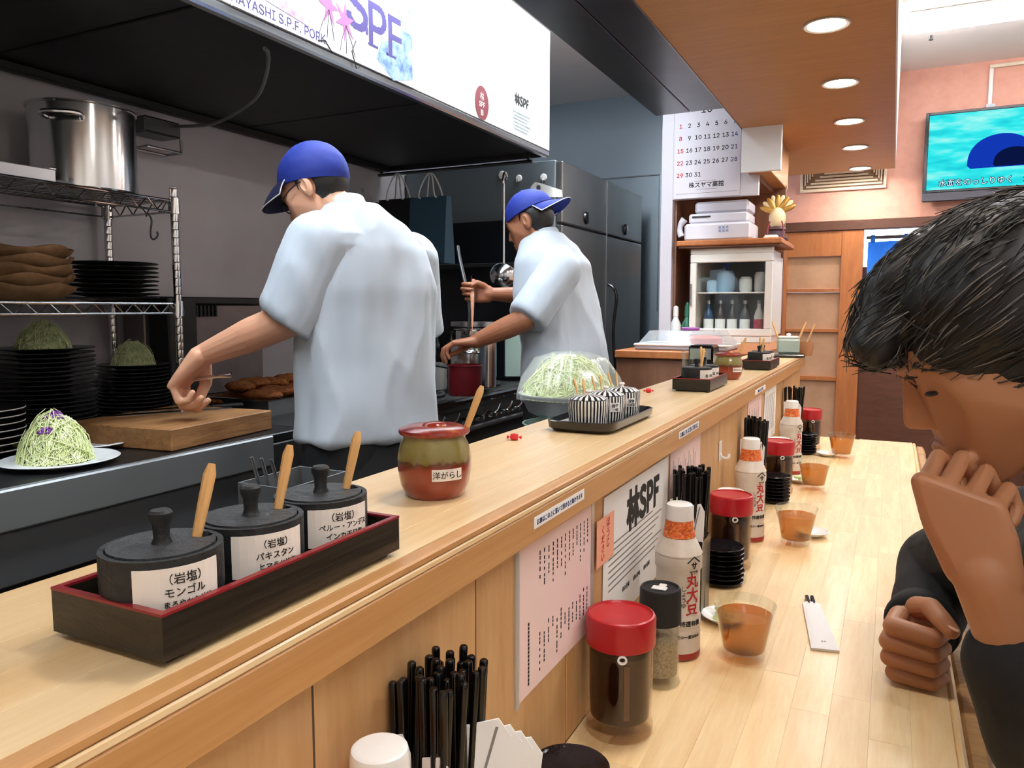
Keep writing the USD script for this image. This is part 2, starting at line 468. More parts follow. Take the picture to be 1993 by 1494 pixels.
def serif(bars):
    return cat(*[box(a - w / 2, a + w / 2, b - h / 2, b + h / 2, 0, 0.0005) for a, b, w, h in bars])
big = cat(mv(text('S', 0.185, 'Inter', bold=1), -0.10, 0.03), mv(text('P', 0.17, 'Inter', bold=1), 0.0, 0.0), mv(text('F', 0.165, 'Inter', bold=1), 0.095, -0.005),
          serif([(-0.025, -0.063, 0.05, 0.007), (0.072, -0.067, 0.05, 0.007), (0.047, -0.066, 0.008, 0.01), (-0.055, -0.03, 0.012, 0.02), (-0.145, 0.08, 0.008, 0.03)]))
mesh('large_lettering', bn(big, 2.02, 2.085, 0.0062), ink_violet, ban)
star = Polygon([(0.045 * math.cos(a) * (1 if k % 2 == 0 else 0.35), 0.06 * math.sin(a) * (1 if k % 2 == 0 else 0.35)) for k, a in enumerate(np.arange(12) * math.pi / 6)])
mesh('pink_flower', bn(cat(prism(star, 0.0005), mv(prism(affinity.rotate(star, 20), 0.0005), 0.07, -0.02)), 1.79, 2.07, 0.0062), ink_pink, ban)
mesh('stem_drawing', bn(cat(*[tube([(0, 0, 0), (dx * 0.6, -0.04, 0.0), (dx, -0.08, 0)], 0.0009, 4) for dx in (-0.045, -0.01, 0.02)] + [mv(tube([(0, 0, 0), (dx * 0.6, -0.04, 0.0), (dx, -0.08, 0)], 0.0009, 4), 0.075, -0.02) for dx in (-0.03, 0.0, 0.04)] + [tube([(-0.05, -0.1, 0), (-0.02, -0.09, 0), (0.01, -0.115, 0)], 0.0018, 4), tube([(0.12, -0.05, 0), (0.1, -0.085, 0), (0.12, -0.13, 0), (0.135, -0.12, 0)], 0.0018, 4)]), 1.79, 2.06, 0.0065), ink, ban)
mesh('photo', bn(prism([(-0.11, -0.03), (-0.08, 0.03), (0.0, 0.05), (0.06, 0.13), (0.09, 0.14), (0.09, -0.045), (-0.02, -0.075)], 0.0006), 2.12, 2.02, 0.0058), noisy('photo_blue', [(0.3, '#3c5c9c'), (0.5, '#86a2d0'), (0.75, '#c0ccdc')], 25, 0.6), ban)
mesh('photo', bn(box(-0.035, 0.035, -0.05, 0.07, 0, 0.0006), 2.18, 2.165, 0.006), noisy('photo_aqua', [(0.3, '#58d8d0'), (0.7, '#bff4f4')], 20, 0.6), ban)

ov = thing('oval_sticker', 'dark red oval sticker with pale writing on the white hood front', 'sticker', (-1.469, 2.70, 2.015))
mesh('backing', frame(prism(affinity.scale(Point(0, 0).buffer(1, quad_segs=12), 0.054, 0.064), 0.001), (0.0002, 0, 0), (0, 1, 0), (0, 0, 1)), M('maroon', '#7a3038', 0.6), ov)
mesh('lettering', frame(cat(mv(text('林', 0.034), 0, 0.026), mv(text('SPF', 0.026, 'Inter', bold=1), 0, -0.005), mv(text('豚', 0.024), 0, -0.036)), (0.0014, 0, 0), (0, 1, 0), (0, 0, 1)), paper, ov)
sp = thing('hood_print', 'small black brand print with pale blue lines of text at the hood end', 'print', (-1.469, 3.06, 2.08))
mesh('brand_lettering', frame(text('林SPF', 0.05, bold=2), (0.0002, 0, 0.025), (0, 1, 0), (0, 0, 1)), ink, sp)
mesh('text_lines', frame(cat(*[box(-0.09 + 0.01 * (k % 2), 0.09 - 0.015 * (k % 3), -0.03 - k * 0.014, -0.027 - k * 0.014, 0, 0.0004) for k in range(6)]), (0.0002, 0, 0), (0, 1, 0), (0, 0, 1)), M('ink_pale', '#8ea4b8', 0.7), sp)

# ceiling lamps
def batten(label, x, y, z, lx, ly, s, name, down=0.05):
    t = thing('ceiling_lamp', label, 'lamp', (x, y, z))
    mesh('housing', box(-lx / 2, lx / 2, -ly / 2, ly / 2, -0.02, -0.0002, 0.003), white_plastic, t)
    mesh('diffuser', box(-lx / 2 + 0.01, lx / 2 - 0.01, -ly / 2 + 0.01, ly / 2 - 0.01, -down, -0.0202, 0.012), glow(name, (0.86, 0.94, 1.0) if 'kitchen' in name else (0.97, 0.97, 1.0), s), t)
for k, yy in enumerate((0.3, 1.75, 3.1)):
    batten(f'white ceiling lamp over the kitchen aisle, {["nearest", "middle", "farthest"][k]} of the row', -1.24, yy, 2.67, 0.16, 1.2, L_KITCHEN, 'glow_kitchen')
for k, yy in enumerate((-0.6, 2.2, 4.95)):
    batten(['white ceiling lamp behind the seats', 'white ceiling lamp above the middle of the dining counter', 'long white ceiling lamp glaring in front of the television wall'][k], 0.75, yy, 2.82, 1.5, 0.22, L_ROOM, 'glow_room', 0.06)

for k, y in enumerate((0.95, 2.81, 3.54, 4.265, 4.96, 5.70)):
    lab = ['recessed downlight behind the photographer', 'largest recessed downlight in the wooden soffit, nearest in view', 'second recessed downlight in the soffit', 'third recessed downlight in the soffit', 'fourth recessed downlight in the soffit', 'smallest recessed downlight at the far end of the soffit'][k]
    t = thing('downlight', lab, 'lamp', (-0.237, y, 2.15), 0, 'downlights in the wooden soffit')
    mesh('trim_ring', lathe([(0.062, -0.0002), (0.074, -0.0002), (0.075, -0.003), (0.07, -0.006), (0.06, -0.004), (0.058, 0.0)], 36), M('ring_satin', '#b0a090', 0.4), t)
    mesh('lamp', lathe([(0, -0.0022), (0.058, -0.0022), (0.058, -0.0004), (0, -0.0004)], 32), glow('glow_down', (1.0, 0.95, 0.88), L_DOWN), t)

# far wall: screen of panels, doorway curtain, vent, television
lt = thing('lattice_screen', 'brown wooden lattice screen with beige panels at the far end of the room', 'screen', (-0.5, 5.97, 0))
def lx(x0, x1, z0, z1, y0=-0.03, y1=0.02, b=0.002):
    return mv(box(x0, x1, y0, y1, z0, z1, b), 0.5)
for x0, x1 in ((-0.80, -0.755), (-0.735, -0.705), (-0.345, -0.205)):
    mesh('post', lx(x0, x1, 0, 1.766), frame_wood, lt)
for z0, z1 in ((1.59, 1.766), (1.335, 1.362), (1.05, 1.075), (0.70, 0.73), (0.0, 0.12)):
    mesh('rail', cat(lx(-0.7045, -0.3455, z0, z1, -0.026, 0.018), lx(-0.7545, -0.7355, z0, z1, -0.026, 0.018)), frame_wood, lt)
for z0, z1 in ((1.363, 1.589), (1.0755, 1.334), (0.7305, 1.0495), (0.1205, 0.6995)):
    mesh('panel', lx(-0.7045, -0.3455, z0, z1, 0.0, 0.012, 0), lattice_panel, lt)
    mesh('panel', lx(-0.7545, -0.7355, z0, z1, 0.0, 0.012, 0), lattice_panel, lt)
nr = thing('doorway_curtain', 'bright blue split fabric curtain hanging in the far doorway', 'curtain', (0.37, 6.06, 1.74))
mesh('rod', tube([(-0.56, 0, -0.02), (0.57, 0, -0.02)], 0.011, 10), chrome_dim, nr)
noren = usdkit.material(stage, '/World/Looks/noren_blue', {'d': ('diffuse_bsdf', {'color': lin('#4f9ae8')}), 't': ('translucent_bsdf', {'color': lin('#6ab0f4')}), 'x': ('mix_closure', {'fac': 0.5})}, [('d.BSDF', 'x.closure1'), ('t.BSDF', 'x.closure2')], surface='x.closure')
for k in range(4):
    x0 = -0.55 + k * 0.28
    n = 14
    g = np.linspace(0, 1, n)
    V = [(x0 + 0.27 * a, 0.012 * math.sin(a * 9 + k) + s, z) for s in (0.0, 0.003) for z in (-0.05, -0.25, -0.5) for a in g]
    Fq = []
    for s in range(2):
        for i in range(2):
            for j in range(n - 1):
                p = s * 3 * n + i * n + j
                Fq += [(p, p + 1, p + n + 1, p + n)][::1]
    mesh('fabric_panel', (np.array(V), np.array(Fq)), noren, nr, smooth=False)
    for a in (0.03, 0.24):
        mesh('loop', box(x0 + a - 0.014, x0 + a + 0.014, -0.014, 0.014, -0.056, -0.004, 0.004), noren, nr)
vt = thing('air_vent', 'cream slatted air vent on the pink wall below the soffit end', 'vent', (-0.36, 5.99, 2.13))
mesh('frame', cat(box(-0.28, 0.28, -0.014, 0.0095, 0.055, 0.08, 0.003), box(-0.28, 0.28, -0.014, 0.0095, -0.08, -0.06, 0.003), box(-0.28, -0.262, -0.014, 0.0095, -0.06, 0.055, 0.003), box(0.262, 0.28, -0.014, 0.0095, -0.06, 0.055, 0.003)), M('vent_cream', '#f0dcc0', 0.5), vt)
mesh('backing', box(-0.262, 0.262, 0.004, 0.0094, -0.06, 0.055), M('vent_dark', '#a08468', 0.7), vt)
for k in range(5):
    z = -0.05 + k * 0.022
    w = 0.255 - 0.04 * k if k else 0.255
    mesh('slat', box(-0.24 + k * 0.03, 0.255 - k * 0.03, -0.012, 0.002, z, z + 0.013, 0.002), M('vent_cream', '#f0dcc0', 0.5), vt)
for k in range(4):
    for s in (-1, 1):
        mesh('slat', box(min(s * (0.252 - k * 0.016), s * (0.243 - k * 0.016)), max(s * (0.252 - k * 0.016), s * (0.243 - k * 0.016)), -0.012, 0.002, -0.03 + k * 0.02, 0.05, 0.001), M('vent_cream', '#f0dcc0', 0.5), vt)

tv = thing('television', 'flat black television showing a turquoise sea and a blue dome', 'television', (0.60, 5.90, 1.93), 0.0)
TVW = 0.46
mesh('body', cat(box(-TVW, TVW, 0.0, 0.06, 0.0, 0.575, 0.008)), black_gloss, tv)
mesh('lower_bezel', box(-TVW, TVW, -0.006, -0.0002, 0.0, 0.055, 0.003), M('bezel_grey', '#4a4852', 0.35), tv)
mesh('bezel', cat(box(-TVW, -TVW + 0.022, -0.006, -0.0002, 0.056, 0.575, 0.002), box(TVW - 0.022, TVW, -0.006, -0.0002, 0.056, 0.575, 0.002), box(-TVW + 0.0225, TVW - 0.0225, -0.006, -0.0002, 0.557, 0.575, 0.002), box(-TVW + 0.0225, TVW - 0.0225, -0.006, -0.0002, 0.056, 0.072, 0.002)), black_gloss, tv)
scr = usdkit.material(stage, '/World/Looks/screen_sea', {'g': ('geometry', {}), 'm': ('mapping', {'scale': (3, 1, 14)}), 'n': ('noise_texture', {'scale': 1.6, 'detail': 3.0}), 'r': ('rgb_ramp', {'ramp': [(0.25, lin('#12c8d8')), (0.5, lin('#36eef0')), (0.75, lin('#a8fbf4'))]}), 'e': ('emission', {'strength': L_TV})}, [('g.position', 'm.vector'), ('m.vector', 'n.vector'), ('n.fac', 'r.fac'), ('r.color', 'e.color')], surface='e.emission')
mesh('screen', box(-TVW + 0.0225, TVW - 0.0225, -0.0025, -0.0003, 0.0725, 0.5565), scr, tv)
def tvp(m, x, z):
    return frame(m, (x, -0.0026, z), (1, 0, 0), (0, 0, 1), (0, -1, 0))
dome_p = Polygon([(0.19 * math.cos(a), 0.19 * math.sin(a) ** 0.8) for a in np.linspace(0, math.pi, 30)] + [(-0.17, -0.02), (0.17, -0.02)])
mesh('dome_picture', tvp(prism(dome_p, 0.0003), -0.02, 0.215), glow('tv_blue', '#1238b4', L_TV), tv)
mesh('dome_picture', tvp(prism(affinity.scale(dome_p, 0.6, 0.55, origin=(0, 0)), 0.0006), 0.05, 0.212), glow('tv_navy', '#0a1440', L_TV), tv)
mesh('caption_outline', tvp(text('水面をのっしりゆく　ジャンボなおし', 0.047, bold=4, depth=0.0004), 0.03, 0.115), glow('tv_dark', '#0a4a6a', L_TV), tv)
mesh('caption', tvp(text('水面をのっしりゆく　ジャンボなおし', 0.047, bold=0, depth=0.0008), 0.03, 0.115), glow('tv_white', '#f0ffff', L_TV), tv)
mesh('power_light', box(-0.05, 0.01, -0.0085, -0.0062, 0.028, 0.034, 0.001), glow('led', '#ffffff', 1.2), tv)
mesh('hanger', cat(box(-0.12, -0.07, 0.02, 0.045, 0.5752, 0.60), box(-0.1, -0.09, 0.061, 0.099, 0.2, 0.4)), steel_dark, tv)
cd_ = thing('cable_duct', 'thin white cable duct running up the pink wall above the television', 'duct', (0.505, 5.999, 2.5))
mesh('vertical_run', box(-0.012, 0.012, -0.02, -0.0005, 0.03, 0.27, 0.003), white_plastic, cd_)
mesh('horizontal_run', box(-0.012, 1.0, -0.02, -0.0005, 0.2705, 0.292, 0.003), M('duct_cream', '#e8dcc4', 0.5), cd_)
t = single('ceiling_hook', mv(cat(tube([(0, 0, 0), (0, 0, -0.02)], 0.006, 8), lathe([(0, -0.03), (0.012, -0.026), (0.012, -0.02), (0, -0.016)], 12)), 0.13, 5.3, 2.8199), steel_dark, 'small dark hook on the white ceiling near the far lamp', 'hook')

# ------------------------------------------------------------------ the counter
sc = thing('service_counter', 'raised pale wood service ledge running along the kitchen side', 'counter', (-0.4, 1.3, 0))
def cb(x0, x1, y0, y1, z0, z1, b=0.0):
    return mv(box(x0, x1, y0, y1, z0, z1, b), 0.4, -1.3, 0)
Y0, Y1 = -0.7, 3.2
mesh('body', cb(-0.499, -0.3185, Y0 + .01, Y1 - .01, 0.0, 1.003), M('counter_core', '#5a4634', 0.7), sc)
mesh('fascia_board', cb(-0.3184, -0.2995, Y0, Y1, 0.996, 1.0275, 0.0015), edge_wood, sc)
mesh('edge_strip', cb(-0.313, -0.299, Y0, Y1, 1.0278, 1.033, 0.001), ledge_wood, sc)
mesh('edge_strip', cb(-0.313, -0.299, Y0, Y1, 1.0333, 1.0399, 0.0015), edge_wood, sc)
def staves(parent, x0, x1, rows, z0, z1, lo, hi, mat, conv, seed):
    r = random.Random(seed)
    w = (x1 - x0) / rows
    for i in range(rows):
        y = Y0 - r.random() * lo
        while y < Y1:
            e = min(y + r.uniform(lo, hi), Y1)
            a = max(y, Y0)
            if e - a > 0.02:
                dz = r.uniform(-0.0001, 0.0001)
                mesh('stave', conv(x0 + i * w + 0.00004, x0 + (i + 1) * w - 0.00004, a + 0.00004, e - 0.00004, z0, z1 + dz, 0.00018), mat, parent, smooth=False)
            y = e
staves(sc, -0.5, -0.3133, 5, 1.0035, 1.04, 0.45, 0.8, ledge_wood, cb, 3)
y = Y0
for k in range(19):
    e = min(y + 0.2117, Y1)
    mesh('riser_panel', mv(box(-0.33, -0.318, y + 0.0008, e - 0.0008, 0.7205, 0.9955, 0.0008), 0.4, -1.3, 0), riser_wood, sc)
    y = e
dc = thing('dining_counter', 'lower pale laminated wood counter where the customers eat', 'counter', (-0.1, 1.3, 0))
def db(x0, x1, y0, y1, z0, z1, b=0.0):
    return mv(box(x0, x1, y0, y1, z0, z1, b), 0.1, -1.3, 0)
staves(dc, -0.318, 0.0855, 9, 0.682, ZT, 0.16, 0.42, counter_wood, db, 5)
mesh('front_edge', db(0.0857, 0.097, Y0, Y1, 0.678, 0.7195, 0.004), counter_wood, dc)
mesh('bark_edge', rough(mv(trimesh.Trimesh(*box(0.0972, 0.125, Y0, Y1, 0.66, 0.708, 0.006)).subdivide_to_size(0.06), 0.1, -1.3, 0), 0.004, 30), end_wood, dc)
mesh('under_panel', db(-0.317, 0.0, Y0, Y1, 0.0, 0.678), M('under_dark', '#6a4c34', 0.7), dc)

# work shelf on the kitchen side of the counter
ws = thing('work_shelf', 'dark steel work shelf behind the service ledge on the kitchen side', 'shelf', (-0.7, 1.3, 0))
mesh('top', mv(box(-0.9, -0.5005, Y0, 3.1, 0.78, 0.80, 0.003), 0.7, -1.3, 0), black_paint, ws)
mesh('front_panel', mv(box(-0.88, -0.86, Y0, 3.1, 0.0, 0.7795), 0.7, -1.3, 0), black_paint, ws)
# kitchen counter
kc = thing('steel_counter', 'stainless steel kitchen counter holding plates and the cutting board', 'counter', (-2.0, 0.5, 0))
def kb(x0, x1, y0, y1, z0, z1, b=0.0):
    return mv(box(x0, x1, y0, y1, z0, z1, b), 2.0, -0.5, 0)
mesh('top', kb(-2.419, -1.585, -1.2, 1.775, 0.835, 0.86, 0.003), noisy('counter_steel', [(0.3, '#2c2d2f'), (0.7, '#46474a')], 5, 0.38, 0.85), kc)
mesh('front_lip', kb(-1.5845, -1.563, -1.2, 1.63, 0.775, 0.861, 0.004), M('steel_satin', '#808386', 0.45, 0.6), kc)
mesh('lower_band', kb(-1.60, -1.575, -1.2, 1.63, 0.66, 0.7745, 0.003), M('steel_satin2', '#55575a', 0.5, 0.55), kc)
mesh('cabinet', kb(-2.41, -1.605, -1.2, 1.775, 0.0, 0.834), black_paint, kc)
mesh('end_panel', kb(-1.6045, -1.575, 1.632, 1.775, 0.0, 0.834, 0.003), black_paint, kc)
fr = thing('fryer_unit', 'black and steel fryer unit against the wall behind the first cook', 'fryer', (-2.0, 2.0, 0))
def fb(x0, x1, y0, y1, z0, z1, b=0.0):
    return mv(box(x0, x1, y0, y1, z0, z1, b), 2.0, -2.0, 0)
mesh('body', fb(-2.41, -1.575, 1.78, 2.35, 0.0, 0.845, 0.004), black_paint, fr)
mesh('worktop', fb(-2.41, -1.57, 1.78, 2.35, 0.8455, 0.86, 0.003), black_paint, fr)
mesh('splash_panel', fb(-2.41, -2.30, 1.80, 2.35, 0.8605, 1.235, 0.004), noisy('splash_steel', [(0.3, '#6c6666'), (0.7, '#8a8282')], 4, 0.4, 0.6), fr)
mesh('black_cap', fb(-2.41, -2.28, 1.80, 2.35, 1.2355, 1.262, 0.004), black_paint, fr)
mesh('side_box', fb(-2.2795, -2.18, 1.80, 1.92, 0.8605, 1.26, 0.005), black_paint, fr)
for k in range(9):
    mesh('grille_bar', fb(-2.299, -2.29, 1.96 + k * 0.018, 1.968 + k * 0.018, 1.19, 1.232, 0.001), black_matte, fr)

# gas range
gr = thing('gas_range', 'black gas range with a row of steel knobs and taps below the pots', 'stove', (-2.0, 2.9, 0))
def gb(x0, x1, y0, y1, z0, z1, b=0.0):
    return mv(box(x0, x1, y0, y1, z0, z1, b), 2.0, -2.9, 0)
mesh('body', gb(-2.40, -1.60, 2.37, 3.45, 0.0, 0.80, 0.004), black_paint, gr)
mesh('top_frame', gb(-2.40, -1.575, 2.37, 3.45, 0.8005, 0.86, 0.006), black_paint, gr)
mesh('front_rail', gb(-1.574, -1.545, 2.38, 3.44, 0.825, 0.855, 0.008), black_gloss, gr)
mesh('gas_pipe', mv(cat(tube([(-1.565, 2.38, 0.72), (-1.565, 3.44, 0.72)], 0.012, 10)), 2.0, -2.9), steel_dark, gr)
for k in range(9):
    yk = 2.45 + k * 0.115
    mesh('tap', mv(frame(lathe([(0, 0), (0.013, 0), (0.013, 0.02), (0.009, 0.026), (0.009, 0.045), (0, 0.048)], 12), (-1.562, yk, 0.765), (0, 1, 0), (0, 0, 1)), 2.0, -2.9), chrome, gr)

    mesh('tap_lever', mv(tube([(-1.53, yk, 0.768), (-1.515, yk + 0.012, 0.785), (-1.51, yk + 0.022, 0.81)], 0.005, 8), 2.0, -2.9), chrome, gr)
for k in range(2):
    mesh('trivet', mv(cat(*[tube([(-1.78 + 0.03 * math.cos(a), 2.62 + k * 0.5 + 0.03 * math.sin(a), 0.872), (-1.78 + 0.15 * math.cos(a), 2.62 + k * 0.5 + 0.15 * math.sin(a), 0.872)], 0.008, 6) for a in np.arange(8) * math.pi / 4] + [tube([(-1.78 + 0.15 * math.cos(a), 2.62 + k * 0.5 + 0.15 * math.sin(a), 0.87) for a in np.linspace(0, 2 * math.pi, 25)], 0.008, 6)]), 2.0, -2.9), black_matte, gr)

# refrigerator
fg = thing('refrigerator', 'tall four-door stainless refrigerator with a grey side behind the second cook', 'refrigerator', (-1.9, 4.2, 0))
def rb(x0, x1, y0, y1, z0, z1, b=0.0):
    return mv(box(x0, x1, y0, y1, z0, z1, b), 1.9, -4.2, 0)
mesh('body', rb(-2.41, -1.525, 3.56, 4.92, 0.08, 1.95, 0.004), M('fridge_side', '#7d868c', 0.4, 0.5), fg)
mesh('plinth', rb(-2.41, -1.54, 3.57, 4.91, 0.0, 0.0795), black_matte, fg)
door_steel = noisy('door_steel', [(0.3, '#6e6d6c'), (0.7, '#8c8a88')], 1.5, 0.35, 0.9, mapping=(1, 1, 0.3))
for a, b in ((3.57, 4.22), (4.226, 4.91)):
    dtop = mesh('upper_door', rb(-1.5245, -1.49, a, b, 1.645, 1.945, 0.006), door_steel, fg)
    d2 = mesh('lower_door', rb(-1.5245, -1.49, a, b, 0.10, 1.635, 0.006), door_steel, fg)
    yl = a + 0.3 if a < 4 else a + 0.3
    mesh('lock', mv(frame(lathe([(0.0, 0.012), (0.03, 0.01), (0.034, 0.0), (0, 0)], 20), (-1.489, (a + b) / 2, 1.70), (0, 1, 0), (0, 0, 1)), 1.9, -4.2), black_gloss, fg)
mesh('handle', mv(tube([(-1.488, 4.26, 1.36), (-1.455, 4.26, 1.34), (-1.445, 4.262, 1.2), (-1.445, 4.262, 0.95), (-1.455, 4.26, 0.83), (-1.488, 4.26, 0.81)], 0.009, 8, 4), 1.9, -4.2), black_gloss, fg)
mesh('hinge_strip', rb(-1.4899, -1.486, 4.2195, 4.2265, 0.11, 1.94), steel, fg)

# ------------------------------------------------------------------ on the service ledge
def tray_mesh(w, l, h, t=0.004, foot=0.004):
    body = m3.Manifold.cube([w, l, h - foot], True).translate([0, 0, foot + (h - foot) / 2]) - m3.Manifold.cube([w - 2 * t, l - 2 * t, h], True).translate([0, 0, foot + t + h / 2])
    rim = m3.Manifold.cube([w + 0.0004, l + 0.0004, 0.0015], True) - m3.Manifold.cube([w - 2 * t, l - 2 * t, 0.01], True)
    return body, rim.translate([0, 0, h + 0.0007])

def salt_tray(label, x, y, w=0.082, l=0.207, h=0.0275):
    t = thing('condiment_tray', label, 'tray', (x, y, ZL))
    b, r = tray_mesh(w, l, h)
    mesh('body', b, tray_wood, t)
    mesh('rim', r, red_lacquer, t, 'red lacquered rim')
    for sy in (-1, 1):
        mesh('foot', box(-w / 2 + 0.006, w / 2 - 0.006, sy * (l / 2 - 0.012) - 0.005, sy * (l / 2 - 0.012) + 0.005, 0, 0.0039), tray_wood, t)
    return t

def salt_pot(label, x, y, z, lines, spoon_dir, r=0.032, group=None):
    t = thing('salt_pot', label, 'pot', (x, y, z), 0, group)
    H = 0.042
    mesh('body', lathe([(0, 0), (r * 0.88, 0), (r * 0.94, 0.003), (r, 0.018), (r, H), (r * 0.90, H), (r * 0.88, 0.008), (0, 0.006)], 40), iron_pot, t)
    lid = m3.Manifold.cylinder(0.004, r * 0.875, r * 0.875, 40).translate([0, 0, H - 0.003])
    d = np.array(spoon_dir, float); d /= np.linalg.norm(d)
    lid = lid - m3.Manifold.cylinder(0.02, 0.006, 0.006, 16).translate([d[0] * r * 0.72, d[1] * r * 0.72, H - 0.01])
    lm = mesh('lid', lid, iron_lid, t)
    mesh('knob', mv(lathe([(0.0055, 0), (0.0042, 0.003), (0.0046, 0.010), (0.0062, 0.014), (0.0064, 0.017), (0.005, 0.0185), (0, 0.0188)], 20), 0, 0, H + 0.0011), iron_pot, lm)
    a = np.array([d[0] * r * 0.55, d[1] * r * 0.55, H - 0.006]); e = a + np.array([d[0] * 0.012, d[1] * 0.012, 0.047])
    n = 9
    mesh('spoon', tube([a + (e - a) * q for q in np.linspace(0, 1, n)], np.interp(np.linspace(0, 1, n), [0, 0.6, 0.95, 1], [0.0026, 0.0034, 0.0036, 0.002]), 8), spoon_wood, t)
    if lines:
        ang = -0.40
        lb = mesh('paper_label', mv(wrap(cat(*[box(-0.024 + k * 0.0046, -0.024 + (k + 1) * 0.0046, -0.0135, 0.0125, 0, 0.0004) for k in range(10)]), r + 0.0003, ang), 0, 0, 0.0255), paper, t, 'pale paper label with black writing')
        tx = [mv(text(s, hh), dx, dz) for s, hh, dx, dz in lines]
        mesh('lettering', mv(wrap(cat(*tx), r + 0.0008, ang), 0, 0, 0.0255), ink, lb)
    return t

salt_tray('long black wooden tray with red rim carrying three labelled salt pots', -0.3615, 0.3530, 0.087, 0.204)
zf = ZL + 0.0082
P1 = salt_pot('nearest lidded black salt pot in the long tray, labelled モンゴル', -0.3570, 0.2840, zf, [('（岩塩）', 0.0062, 0.002, 0.0065), ('モンゴル', 0.0055, 0.002, -0.0005), ('まろやかな甘味', 0.0038, 0.004, -0.0068)], (0.35, 1), group='salt pots in the long tray')
salt_pot('middle lidded black salt pot in the long tray, labelled パキスタン', -0.3570, 0.3500, zf, [('（岩塩）', 0.0056, 0.002, 0.0065), ('パキスタン', 0.005, 0.002, -0.0005), ('ヒマラヤ岩塩', 0.0042, 0.004, -0.0068)], (0.25, 1), group='salt pots in the long tray')
salt_pot('farthest lidded black salt pot in the long tray, labelled ペルー・アンデス', -0.3570, 0.4160, zf, [('（岩塩）', 0.0062, 0.0, 0.0068), ('ペルー・アンデス', 0.0048, 0.002, 0.0002), ('インカ天日塩', 0.0048, 0.002, -0.0062)], (0.5, 1), group='salt pots in the long tray')

# mustard jars
glaze = usdkit.material(stage, '/World/Looks/jar_glaze', {'g': ('geometry', {}), 's': ('separate_xyz', {}), 'n': ('noise_texture', {'scale': 130.0, 'detail': 3.0}), 'a': ('math', {'math_type': 'multiply_add', 'value2': 0.012, 'value3': -0.006}), 'b': ('math', {'math_type': 'add'}),
    'mr': ('map_range', {'from_min': ZL, 'from_max': ZL + 0.072, 'to_min': 0.0, 'to_max': 1.0}),
    'r': ('rgb_ramp', {'ramp': [(0.0, lin('#7a2f1c')), (0.05, lin('#8f3a22')), (0.42, lin('#8a301c')), (0.50, lin('#5c3a1c')), (0.53, lin('#7c6c34')), (0.75, lin('#8c8046')), (0.9, lin('#74663a'))]}), 'p': ('principled_bsdf', {'roughness': 0.18, 'coat_weight': 0.5})},
    [('g.position', 's.vector'), ('g.position', 'n.vector'), ('n.fac', 'a.value1'), ('s.z', 'b.value1'), ('a.value', 'b.value2'), ('b.value', 'mr.value'), ('mr.result', 'r.fac'), ('r.color', 'p.base_color')], surface='p.BSDF')
lid_glaze = noisy('lid_glaze', [(0.3, '#6e2016'), (0.55, '#93301f'), (0.72, '#a8703c')], 60, 0.18)
def mustard_jar(label, x, y):
    t = thing('mustard_jar', label, 'jar', (x, y, ZL), 0, 'glazed mustard jars on the ledge')
    mesh('body', lathe([(0, 0), (0.026, 0), (0.028, 0.002), (0.033, 0.012), (0.0355, 0.026), (0.0357, 0.038), (0.033, 0.050), (0.030, 0.056), (0.0305, 0.060), (0.0275, 0.060), (0.0275, 0.056), (0.031, 0.04), (0.03, 0.012), (0, 0.008)], 44), glaze, t)
    mesh('lid', cat(lathe([(0.027, 0.058), (0.0335, 0.0606), (0.0345, 0.0625), (0.0335, 0.065), (0.026, 0.068), (0.012, 0.0682), (0.010, 0.0705), (0.006, 0.0715), (0, 0.0716)], 44)), lid_glaze, t)
    a, e = np.array([0.023, 0.019, 0.06]), np.array([0.036, 0.031, 0.105])
    mesh('spoon', tube([a + (e - a) * q for q in np.linspace(0, 1, 9)], np.interp(np.linspace(0, 1, 9), [0, 0.7, 0.95, 1], [0.0030, 0.0037, 0.0038, 0.002]), 8), spoon_wood, t)
    an = -0.66
    lb = mesh('paper_label', mv(wrap(cat(*[box(-0.015 + k * 0.003, -0.015 + (k + 1) * 0.003, -0.0055, 0.0055, 0, 0.0004) for k in range(10)]), 0.0356, an), 0, 0, 0.026), paper, t, 'small pale paper label')
    mesh('lettering', mv(wrap(text('洋がらし', 0.0075), 0.0362, an), 0, 0, 0.026), ink, lb)
    return t
mustard_jar('brown and green glazed mustard jar nearest on the ledge, beside the long tray', -0.392, 0.622)
mustard_jar('small brown glazed mustard jar between the two far black trays', -0.372, 2.0)

# striped pots in an oval black tray
v = lathe([(0, 0), (0.044, 0), (0.052, 0.006), (0.0535, 0.016), (0.051, 0.017), (0.048, 0.009), (0, 0.007)], 64)
vv = v[0].copy()
an = np.arctan2(vv[:, 1], vv[:, 0]); rr = np.hypot(vv[:, 0], vv[:, 1])
p8 = (np.abs(np.cos(an)) ** 5 + np.abs(np.sin(an)) ** 5) ** (-1 / 5)
vv[:, 0], vv[:, 1] = rr * p8 * np.cos(an), rr * p8 * np.sin(an)
vv[:, 1] += np.sign(vv[:, 1]) * 0.062 * np.clip(np.abs(vv[:, 1]) / 0.02, 0, 1)
ta = single('oval_tray', mv((vv, v[1]), -0.402, 1.135, ZL), black_lacquer, 'rounded black tray carrying the blue and white striped pots', 'tray')
stripes = usdkit.material(stage, '/World/Looks/stripes', {'a': ('attribute', {'attribute': 'band'}), 'r': ('rgb_ramp', {'ramp': [(0.0, lin('#ecebe6')), (0.5, lin('#23262e'))], 'interpolate': False}), 'p': ('principled_bsdf', {'roughness': 0.2})}, [('a.fac', 'r.fac'), ('r.color', 'p.base_color')], surface='p.BSDF')
